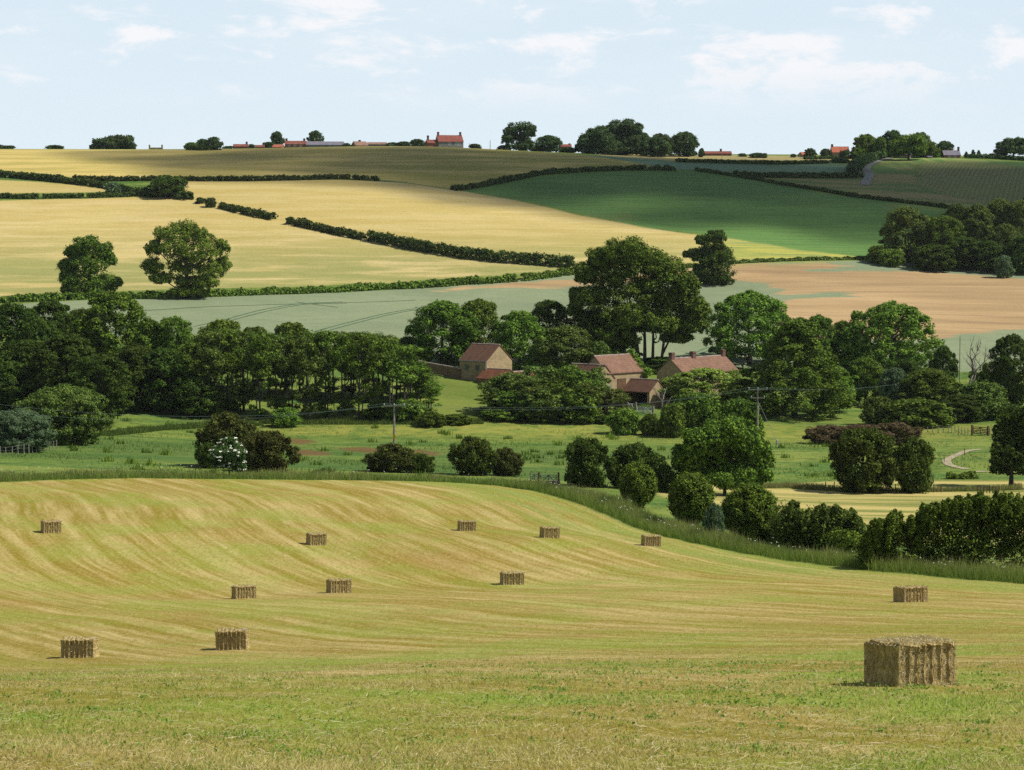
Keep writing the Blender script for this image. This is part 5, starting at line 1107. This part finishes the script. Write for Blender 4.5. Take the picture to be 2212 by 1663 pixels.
for px, top, base_, lab in ((1014,309,319,'thin pole right of the hilltop farmhouse'),(1059,303,322,'taller thin pole between the farmhouse and the lone tree'),(1528,326,337,'thin mast in front of the bungalow') if False else (1558,333,337,'short post in front of the bungalow chimney'),(2122,331,342,'thin pole among the small conifers')):
    Y = YK - 4; x, y, z = at(px, Y); e = empty('thin_pole', (x, y, z), lab, 'pole'); hh = zpx(top, Y) - z
    MB().tube([(0,0,-.5),(0,0,hh)], [.14,.10], 6).tube([(0,0,hh),(0,0,hh+.06)], [.1,.03], 6).build('pole', M_GREYW, e)

# ------------------------------------------------------------------ hay bales
def hay_mat(name, dark, light, top):
    m, nt, out = new_mat(name); tcn = nt.new('ShaderNodeTexCoord'); o = tcn.outputs['Object']
    a = nt.noise(nt.mapv(o, sc=(1, 1, .55)), 9, 6, .75); b = nt.noise(nt.mapv(o, sc=(1, 1, .22)), 34, 4, .75, .6); c = nt.noise(o, 2.2, 3, .6)
    col = nt.mix(nt.step(a, .36, .64), dark, light); col = nt.mix(nt.math('MULTIPLY', nt.step(b, .5, .7), .75), col, top)
    col = nt.mix(nt.math('MULTIPLY', nt.step(b, .5, .34), .7), col, tuple(v*.6 for v in dark)); col = nt.mix(nt.math('MULTIPLY', nt.step(c, .5, .7), .35), col, tuple(v*.6 for v in light))
    principled(nt, out, col, .9, bump=b, bs=.8, bd=.02, spec=.1); return m
M_HAY = hay_mat('pressed_hay', C(160,134,74), C(226,200,134), C(250,234,178))
M_STRAW = leaf_mat('loose_straw', C(170,148,100), C(244,230,190), .1, .01)
def bale_mesh(seed, Lx=1.9, Ly=1.25, Hz=.94, cols=7):
    """stack of pressed bales standing in upright columns: long side towards -y"""
    rng = np.random.default_rng(seed); m = MB(); nu, nv = 96, 26
    wid = rng.uniform(.7, 1.3, cols); wid = np.r_[wid[:-1], wid[-1]*1.25]; cut = np.r_[0, np.cumsum(wid)]/wid.sum()
    per = rng.uniform(.0, 1, 6)
    def off(face, u, v):
        """how far the surface stands out at (u across, v up)"""
        u = u + .010*math.sin(3.3*v + seed + 9*round(u*6)/6)*(.02 < u < .98)
        k = int(np.clip(np.searchsorted(cut, u) - 1, 0, cols-1)); t = (u - cut[k])/(cut[k+1]-cut[k])
        edge_ = 1 - abs(2*t - 1)**3.2; d = .11*edge_ - .085 + .006*math.sin(7*v + 9*k)*edge_ if face in ('f', 'b') else .02*math.sin(3.1*u*math.pi) - .01
        if face in ('l', 'r'): d -= .05*math.exp(-((v-.47)/.035)**2) + .02*(abs(math.sin(u*17)) < .12)
        else: d -= .03*math.exp(-((v-.47)/.03)**2)*(.4+.6*math.sin(5*k)**2)
        d += .005*math.sin(31*u + 5*v*(1+k)) + .007*math.sin(57*u+3)*math.sin(43*v) + .006*math.sin(23*v+11*u+2*k)
        return d - .05*abs(2*v-1)**6
    def face(fn, u_n, v_n):
        b = len(m.v)
        for i in range(u_n+1):
            for j in range(v_n+1): m.v.append(fn(i/u_n, j/v_n))
        for i in range(u_n):
            for j in range(v_n): m.f.append((b+i*(v_n+1)+j, b+(i+1)*(v_n+1)+j, b+(i+1)*(v_n+1)+j+1, b+i*(v_n+1)+j+1))
    hx, hy = Lx/2, Ly/2
    def P(u, v, w_):                                  # a point of the rounded, bulged box from unit cube coordinates
        return u, v, w_
    def surf(x, y, z):
        # x,y in [-1,1], z in [0,1] on the cube surface
        dx = dy = dz = 0
        u = (x+1)/2; v = z
        f = off('f', u, v)
        if y <= -1+1e-6 or y >= 1-1e-6: dy = math.copysign(f - .05*(2*v-1)**2, y)*min(1, (1-abs(x))*14+.25)
        if abs(x) >= 1-1e-6: dx = math.copysign(off('l', (y+1)/2, v) - .07*(2*v-1)**2, x)*min(1, (1-abs(y))*14+.25)
        if z >= 1-1e-6: dz = .02*math.sin(9*x+4*y) + .012*math.sin(31*x)*math.cos(27*y) - .045*(abs(x) ** 10) - .045*(abs(y) ** 10) - .03*(1-min(1, min(abs((u-c)) for c in cut)*22))
        ex = 1 - .05*(abs(2*z-1)**8)*(abs(x) > .9)
        return (x*hx*ex + dx, y*hy*(1 - .04*(abs(2*z-1)**8)*(abs(y) > .9)) + dy, z*Hz + dz)
    face(lambda a, b: surf(2*a-1, -1, b), nu, nv); face(lambda a, b: surf(1-2*a, 1, b), nu, nv)
    face(lambda a, b: surf(1, 2*a-1, b), 48, nv); face(lambda a, b: surf(-1, 1-2*a, b), 48, nv)
    face(lambda a, b: surf(2*a-1, 2*b-1, 1), nu, 48); face(lambda a, b: surf(2*a-1, 1-2*b, 0), 24, 12)
    return raw_mesh('bale_body', m.v, m.f, M_HAY, smooth=True)
def straw_mesh(seed, Lx, Ly, Hz, n, ln=.14, wd=.006):
    rng = np.random.default_rng(seed); f = rng.integers(0, 10, n); u = rng.uniform(-1, 1, n); v = rng.uniform(-1, 1, n); w_ = rng.random(n)
    Pp = np.empty((n, 3)); N_ = np.empty((n, 3))
    topm = f < 2; fr = (f >= 2) & (f < 7); lf = (f == 7); rt = f == 8; gr_ = f == 9
    Pp[:] = np.c_[u*Lx/2, v*Ly/2, np.full(n, Hz)]; N_[:] = (0, 0, 1)
    Pp[fr] = np.c_[u[fr]*Lx/2, np.full(fr.sum(), -Ly/2), w_[fr]*Hz]; N_[fr] = (0, -1, 0)
    Pp[lf] = np.c_[np.full(lf.sum(), -Lx/2), v[lf]*Ly/2, w_[lf]*Hz]; N_[lf] = (-1, 0, 0)
    Pp[rt] = np.c_[np.full(rt.sum(), Lx/2), v[rt]*Ly/2, w_[rt]*Hz]; N_[rt] = (1, 0, 0)
    Pp[gr_] = np.c_[u[gr_]*Lx/2*1.12, -Ly/2 - rng.random(gr_.sum())*.16, np.full(gr_.sum(), .015)]; N_[gr_] = (0, 0, 1)
    d = unit(rng.normal(size=(n, 3))); d = unit(d - N_*(d*N_).sum(1, keepdims=True)*.55 + N_*.10)
    L_ = (ln*(.4 + rng.random(n)))[:, None]; s = unit(np.cross(d, rng.normal(size=(n, 3))))*wd; b = N_*.012
    V = np.stack([Pp-d*L_/2-s+b, Pp-d*L_/2+s+b, Pp+d*L_/2+s*.4+b+N_*.02, Pp+d*L_/2-s*.4+b+N_*.02], 1).reshape(-1, 3)
    return raw_mesh('loose_straw', V, np.arange(4*n).reshape(n, 4), M_STRAW, tone=rng.random(n))
BALES = [bale_mesh(501+i) for i in range(3)]
STRAW_N = straw_mesh(511, 1.9, 1.25, .94, 5200, .15, .0045); STRAW_F = straw_mesh(512, 1.9, 1.25, .94, 900, .20, .012)
def slope_quat(x, y, rz):
    from mathutils import Vector, Matrix
    gx = (zg(x+.8, y) - zg(x-.8, y))/1.6; gy = (zg(x, y+.8) - zg(x, y-.8))/1.6
    nz = Vector((-gx*.6, -gy*.6, 1)).normalized(); fx = Vector((math.cos(rz), math.sin(rz), 0)); fx = (fx - nz*fx.dot(nz)).normalized(); fyv = nz.cross(fx)
    return Matrix((fx, fyv, nz)).transposed().to_euler()
# column, row of the base middle, seen width, seen height, turn (degrees), proto
BL = [(1965,1481,198,101,33,0,'nearest and largest hay bale, lower right of the field',None),
      (173,1421,74,44,-4,1,'hay bale nearest the lower left corner of the field',None),(503,1404,68,45,-3,2,'hay bale right of the lower left one, throwing a thin shadow',None),
      (527,1293,54,29,24,0,'hay bale in the left middle, upper left of the pair above the thin shadow one',None),(732,1281,55,31,24,1,'hay bale in the middle left, right one of the mid field pair',None),
      (1106,1263,52,28,14,2,'hay bale alone in the middle of the field',None),(1967,1301,73,36,27,1,'hay bale directly above the nearest large one',None),
      (110,1152,41,27,27,2,'small far hay bale near the left picture edge',None),(683,1178,41,26,27,0,'far hay bale in the upper middle, left of the three far right ones',None),
      (1008,1147,36,23,16,1,'farthest hay bale, left one of the upper right three',None),(1187,1162,40,24,24,2,'middle one of the upper right three far hay bales',None),
      (1406,1180,41,24,16,0,'far hay bale by the grassy right field edge',None)]
for i, (px, py, w_, h_, rz, v, lab, _) in enumerate(BL):
    x, y, z = hit(px, py); Y = y; hgt = h_/FPX*Y; rz = R(rz)
    y += .55; x = xk(px, py)*y; z = zg(x, y)
    seen = w_/FPX*Y; full = 1.9*math.cos(rz) + 1.25*abs(math.sin(rz)); s = min(1.25, max(.7, seen/full)); sz_ = min(1.25, max(.7, hgt/.97))
    e = empty('hay_bale', (x, y, z - .02), lab, 'hay bale', 'hay bales lying in the mown field'); e.rotation_euler = slope_quat(x, y, rz); e.scale = (s, s, sz_)
    mobj('bale_body', BALES[v], e); mobj('loose_straw', STRAW_N if i == 0 else STRAW_F, e)

# ------------------------------------------------------------------ grasses
def blades(Xb, Yb, h, wd, rng, mat, name, label, lean=.35, tone=None, zoff=0.0):
    n = len(Xb); pat = np.sin(Xb*1.1+2*np.sin(Yb*.4))*np.sin(Yb*.8+1.7*np.sin(Xb*.35)) + .6*np.sin(Xb*.23+Yb*.31)
    if tone is None: tone = np.clip(.5 + .28*pat + .25*rng.normal(size=n), 0, 1)
    h = h*np.clip(1 + .30*pat, .45, 1.5); z = zt(Xb, Yb) + zoff; a = rng.uniform(0, 6.283, n); hh = h*(.5 + .9*rng.random(n)); ww = wd*(.6 + .8*rng.random(n))
    s = np.c_[np.cos(a)*ww, np.sin(a)*ww*.5, np.zeros(n)]; t = np.c_[rng.normal(size=n)*lean*hh, rng.normal(size=n)*lean*hh, hh]; B = np.c_[Xb, Yb, z - .02]
    V = np.stack([B - s, B + s, B + t + s*.25, B + t - s*.25], 1).reshape(-1, 3)
    o = mobj(name, raw_mesh(name, V, np.arange(4*n).reshape(n, 4), mat, tone=tone)); return tag(o, label, 'grass', None, 'stuff')
rng = np.random.default_rng(77)
M_STUB = leaf_mat('stubble', C(176,162,72), C(244,226,150), .4, .01); M_REG = leaf_mat('regrowth', C(116,146,52), C(184,204,92), .4, .01)
def field_pts(n, y0, y1, p):
    Yb = y0*(y1/y0)**(rng.random(n)**p); return (rng.random(n)*2-1)*.235*Yb, Yb
Xb, Yb = field_pts(220000, 24, 210, 1.3)
cl_ = np.sin(Xb*.9+2*np.sin(Yb*.23))*np.sin(Yb*.37+.5*np.sin(Xb*.6)) + .5*np.sin(Xb*2.3+1)*np.sin(Yb*1.1)
g_ = (cl_ + rng.normal(size=len(Xb))*.6) > .55
blades(Xb[~g_], Yb[~g_], .06, .008, rng, M_STUB, 'stubble_grass', 'short dry stubble of the mown hayfield', .8)
blades(Xb[g_], Yb[g_], .06, .008, rng, M_REG, 'fresh_grass', 'short green regrowth between the stubble', .6)
Xb, Yb = field_pts(15000, 24, 130, 1.3); aa = rng.uniform(0, 6.283, len(Xb)); ll = rng.uniform(.03, .13, len(Xb)); z_ = zt(Xb, Yb) + .025
dv = np.c_[np.cos(aa)*ll, np.sin(aa)*ll, rng.normal(size=len(Xb))*.015]; sv = np.c_[-np.sin(aa), np.cos(aa), np.full(len(Xb), .4)]*.0028; Bv = np.c_[Xb, Yb, z_]
tag(mobj('loose_straw', raw_mesh('loose_straw', np.stack([Bv-dv-sv, Bv-dv+sv, Bv+dv+sv, Bv+dv-sv], 1).reshape(-1, 3), np.arange(4*len(Xb)).reshape(-1, 4), M_STRAW, tone=rng.random(len(Xb)))), 'loose straw stalks lying on the mown field', 'straw', None, 'stuff')
# leafy weeds scattered in the stubble
bands = []
for (x0, x1, r0, r1, n) in ((1250,2212,1425,1475,90),(900,1700,1430,1462,60),(1000,2000,1470,1530,100),(1400,2212,1500,1640,60),(0,700,1470,1640,60),(700,1400,1500,1640,30),(0,250,1400,1560,26),(40,160,1085,1135,30),(1950,2200,1470,1500,30)):
    for _ in range(n): bands.append((rng.uniform(x0, x1), rng.uniform(r0, r1)))
wp = []; 
for a, b in bands:
    x, y, z = hit(round(a, 1), round(b, 1)); k = int(rng.integers(5, 22)); sd = rng.uniform(.04, .16)
    wp.append(np.c_[x + rng.normal(size=k)*sd*1.6, y + rng.normal(size=k)*sd])
wp = np.concatenate(wp); wz = zt(wp[:, 0], wp[:, 1]); nW = unit(rng.normal(size=(len(wp), 3))*.6 + [0, -.3, .8])
M_WEED = leaf_mat('weed_leaf', C(128,172,66), C(180,212,104), .5, .01)
Vw, Fw = leaf_quads(np.c_[wp, wz + .02 + .06*rng.random(len(wp))], nW, .036, rng, 1.5)
tag(mobj('leafy_weeds', raw_mesh('leafy_weeds', Vw, Fw, M_WEED, tone=rng.random(len(wp)))), 'scattered leafy green weeds in the mown hay', 'weeds', None, 'stuff')
# long grass along the far and right edges of the hayfield
def strip(line, n, w0, w1, rng):
    P_ = np.array([p[:2] for p in line]); seg = np.r_[0, np.cumsum(np.hypot(*np.diff(P_, axis=0).T))]; t = rng.random(n)*seg[-1]
    X = np.interp(t, seg, P_[:, 0]); Y = np.interp(t, seg, P_[:, 1]); X2 = np.interp(t+.5, seg, P_[:, 0]); Y2 = np.interp(t+.5, seg, P_[:, 1]); X1 = np.interp(t-.5, seg, P_[:, 0]); Y1 = np.interp(t-.5, seg, P_[:, 1])
    d = unit(np.c_[X2-X1, Y2-Y1]); nn = np.c_[-d[:, 1], d[:, 0]]; q = (w0 + (w1-w0)*rng.random(n))[:, None]; return X + nn[:, 0]*q[:, 0], Y + nn[:, 1]*q[:, 0]
M_LONG = leaf_mat('long_grass', C(130,140,74), C(214,206,140), .5, .01); M_LONG2 = leaf_mat('rank_grass', C(108,146,54), C(178,200,98), .5, .01)
lineT = [(-75, 214)] + TOPL + EDG[:3]
Xs, Ys = strip(lineT, 20000, .2, 5.0, rng); blades(Xs, Ys, .45, .035, rng, M_LONG2, 'long_grass', 'long rank grass beyond the far edge of the hayfield', .22)
Xs, Ys = strip(lineT, 12000, .3, 6.5, rng); blades(Xs, Ys, .6, .03, rng, M_LONG, 'seeding_grass', 'pale seeding grass heads beyond the far edge of the hayfield', .25)
lineR = EDG[1:] + [(46, 148), (60, 140)]
Xs, Ys = strip(lineR, 52000, .1, 4.2, rng); blades(Xs, Ys, .62, .022, rng, M_LONG2, 'long_grass', 'long grass margin along the right edge of the hayfield', .25)
Xs, Ys = strip(lineR, 16000, .4, 4.0, rng); blades(Xs, Ys, .85, .016, rng, M_LONG, 'seeding_grass', 'pale seeding grass in the right field margin', .28)
# white cow parsley and docks in the margins
M_FLW = simple_mat('white_flower', (.75,.75,.68), (.6,.62,.5), 5)
Xs, Ys = strip(lineR, 90, .5, 4.0, rng); Xs = np.r_[Xs, strip(lineT, 50, .5, 8, rng)[0]]; Ys = np.r_[Ys, np.zeros(50)]
xt, yt = strip(lineT, 50, .5, 8, rng); Xs[-50:], Ys[-50:] = xt, yt
k = 4; Pq = np.repeat(np.c_[Xs, Ys, zt(Xs, Ys) + .8 + .3*rng.random(len(Xs))], k, 0) + rng.normal(size=(len(Xs)*k, 3))*[.06,.06,.03]
Vf, Ff_ = leaf_quads(Pq, unit(rng.normal(size=Pq.shape)*.3 + [0, -.4, .8]), .05, rng, 1.1)
tag(mobj('cow_parsley', raw_mesh('cow_parsley', Vf, Ff_, M_FLW)), 'tiny white umbels of cow parsley in the field margins', 'flowers', None, 'stuff')
# meadow tussocks, darker rank patches and thistles
def in_meadow(n):
    Yb = rng.uniform(248, 350, n); Xb = (rng.random(n)*2-1)*.24*Yb; return Xb, Yb
M_MEAD = leaf_mat('meadow_grass', C(84,114,50), C(130,150,70), .3, .01)
Xb, Yb = in_meadow(60000); q = np.sin(Xb*.12+1.2*np.sin(Yb*.09))*np.sin(Yb*.13+.3) + rng.normal(size=len(Xb))*.45; kp = q > .35
hx = sdf(right_hay, Xb, Yb) < 0; kp &= hx & (sdf(hay, Xb, Yb) < -.5)
blades(Xb[kp], Yb[kp], .17, .05, rng, M_MEAD, 'meadow_tussocks', 'darker rank tussocks in the rough meadow', .3)
Xb, Yb = in_meadow(120); kp = (sdf(right_hay, Xb, Yb) < 0) & (sdf(hay, Xb, Yb) < -2); Xb, Yb = Xb[kp], Yb[kp]
Xb = np.repeat(Xb, 40) + rng.normal(size=len(Xb)*40)*.35; Yb = np.repeat(Yb, 40) + rng.normal(size=len(Yb)*40)*.35
blades(Xb, Yb, .5, .07, rng, L_MID, 'thistle_clumps', 'dark thistle and nettle clumps dotted over the meadow', .3)
xk_, yk_ = strip([at(560, 352), at(760, 352), at(950, 352), at(1040, 354)], 9000, -1.5, 2.0, rng)
blades(xk_, yk_, .45, .06, rng, M_MEAD, 'wood_edge_grass', 'long grass at the foot of the alder row', .25)
xk_, yk_ = strip([at(210, 318), at(330, 335), at(450, 345), at(560, 350)], 9000, -1.5, 2.0, rng)
blades(xk_, yk_, .45, .06, rng, M_MEAD, 'wood_edge_grass', 'long grass at the foot of the left wood', .25)
xk_, yk_ = strip([at(1560, 261), at(1700, 266), at(1850, 262), at(2000, 263), at(2212, 266)], 9000, -.8, .6, rng)
blades(xk_, yk_, .45, .04, rng, M_LONG, 'fence_line_grass', 'pale dry grass along the right fence line', .3)

# ------------------------------------------------------------------ the cloud whose shade lies on the hill
def cloud(name, poly_px, alt, seed, label, grow=0.0, tr=.15, stepm=55, r=52):
    rng = random.Random(seed); Pg = np.array([hit(*p)[:2] if len(p) == 2 else p[:2] for p in poly_px]); x0, y0 = Pg.min(0); x1, y1 = Pg.max(0)
    xs = np.arange(x0 - 60, x1 + 61, stepm); ys_ = np.arange(y0 - 60, y1 + 61, stepm*.8); XX, YY = np.meshgrid(xs, ys_); d = sdf(Pg, XX, YY)
    import bmesh
    bm = bmesh.new(); bmesh.ops.create_icosphere(bm, subdivisions=3, radius=1); ico = np.array([v.co[:] for v in bm.verts]); fc = np.array([[v.index for v in f.verts] for f in bm.faces]); bm.free()
    Vs, Fs, nb = [], [], 0
    for X, Y, D in zip(XX.ravel(), YY.ravel(), d.ravel()):
        if D < -4: continue
        rr = min(r, max(16, D + 16))*rng.uniform(.9, 1.15); g = zg(X, Y); t = (alt - g)/sdir[2]; c = np.array([X, Y, g]) + sdir*t
        ph = [rng.uniform(0, 6.28) for _ in range(3)]
        bump_ = 1 + .10*np.sin(ico[:, 0]*5+ph[0])*np.sin(ico[:, 1]*6+ph[1]) + .06*np.sin(ico[:, 2]*9+ph[2]+ico[:, 0]*7)
        Vs.append(ico*bump_[:, None]*np.array([rr*1.1, rr*1.1, rr*.55]) + c); Fs.append(fc + nb); nb += len(ico)
    Vv = np.concatenate(Vs); o = Vv.mean(0)
    return tag(mobj(name, raw_mesh(name, Vv - o, np.concatenate(Fs), M_CLOUD, smooth=True), None, o), label, None, None, 'structure')
M_CLOUD, nt, out = new_mat('cloud_vapour')
lw = nt.new('ShaderNodeLayerWeight'); lw.inputs[0].default_value = .5; tr_ = nt.new('ShaderNodeBsdfTransparent'); df = nt.new('ShaderNodeBsdfDiffuse'); df.inputs[0].default_value = (.9,.9,.9,1)
mx = nt.new('ShaderNodeMixShader'); nt.link(nt.math('ADD', nt.math('MULTIPLY', nt.step(lw.outputs[1], .35, .95), .38), .62), mx.inputs[0]); nt.link(df.outputs[0], mx.inputs[1]); nt.link(tr_.outputs[0], mx.inputs[2]); nt.link(mx.outputs[0], out.inputs[0])
cloud('cloud', [(240,323.5),(262,336),(400,355),(560,381),(740,389),(900,408),(1000,425),(1120,446),(1300,462),(1480,478),(1700,492),(1900,496),(2212,520),(260,660,0),(300,720,0),(330,895,0),(120,900,0),(60,892,0),(-60,888,0),(-120,890,0),(-165,900,0)], 1300, 601, 'large summer cloud above the hill, casting the broad shade on its upper slope')

# ------------------------------------------------------------------ summer air
hm = bpy.data.materials.new('summer_air'); hm.use_nodes = True; nt = NT(hm.node_tree); nt.n.clear(); out = nt.new('ShaderNodeOutputMaterial')
pv = nt.new('ShaderNodeVolumePrincipled'); pv.inputs['Color'].default_value = (.86, .93, 1, 1); pv.inputs['Density'].default_value = HAZE; pv.inputs['Anisotropy'].default_value = 0.0
nt.link(pv.outputs[0], out.inputs['Volume'])
hz = MB().box(-5600, 5600, -130, 3700, -60, 85).build('haze', hm); tag(hz, 'thin summer haze over the fields', None, None, 'stuff')
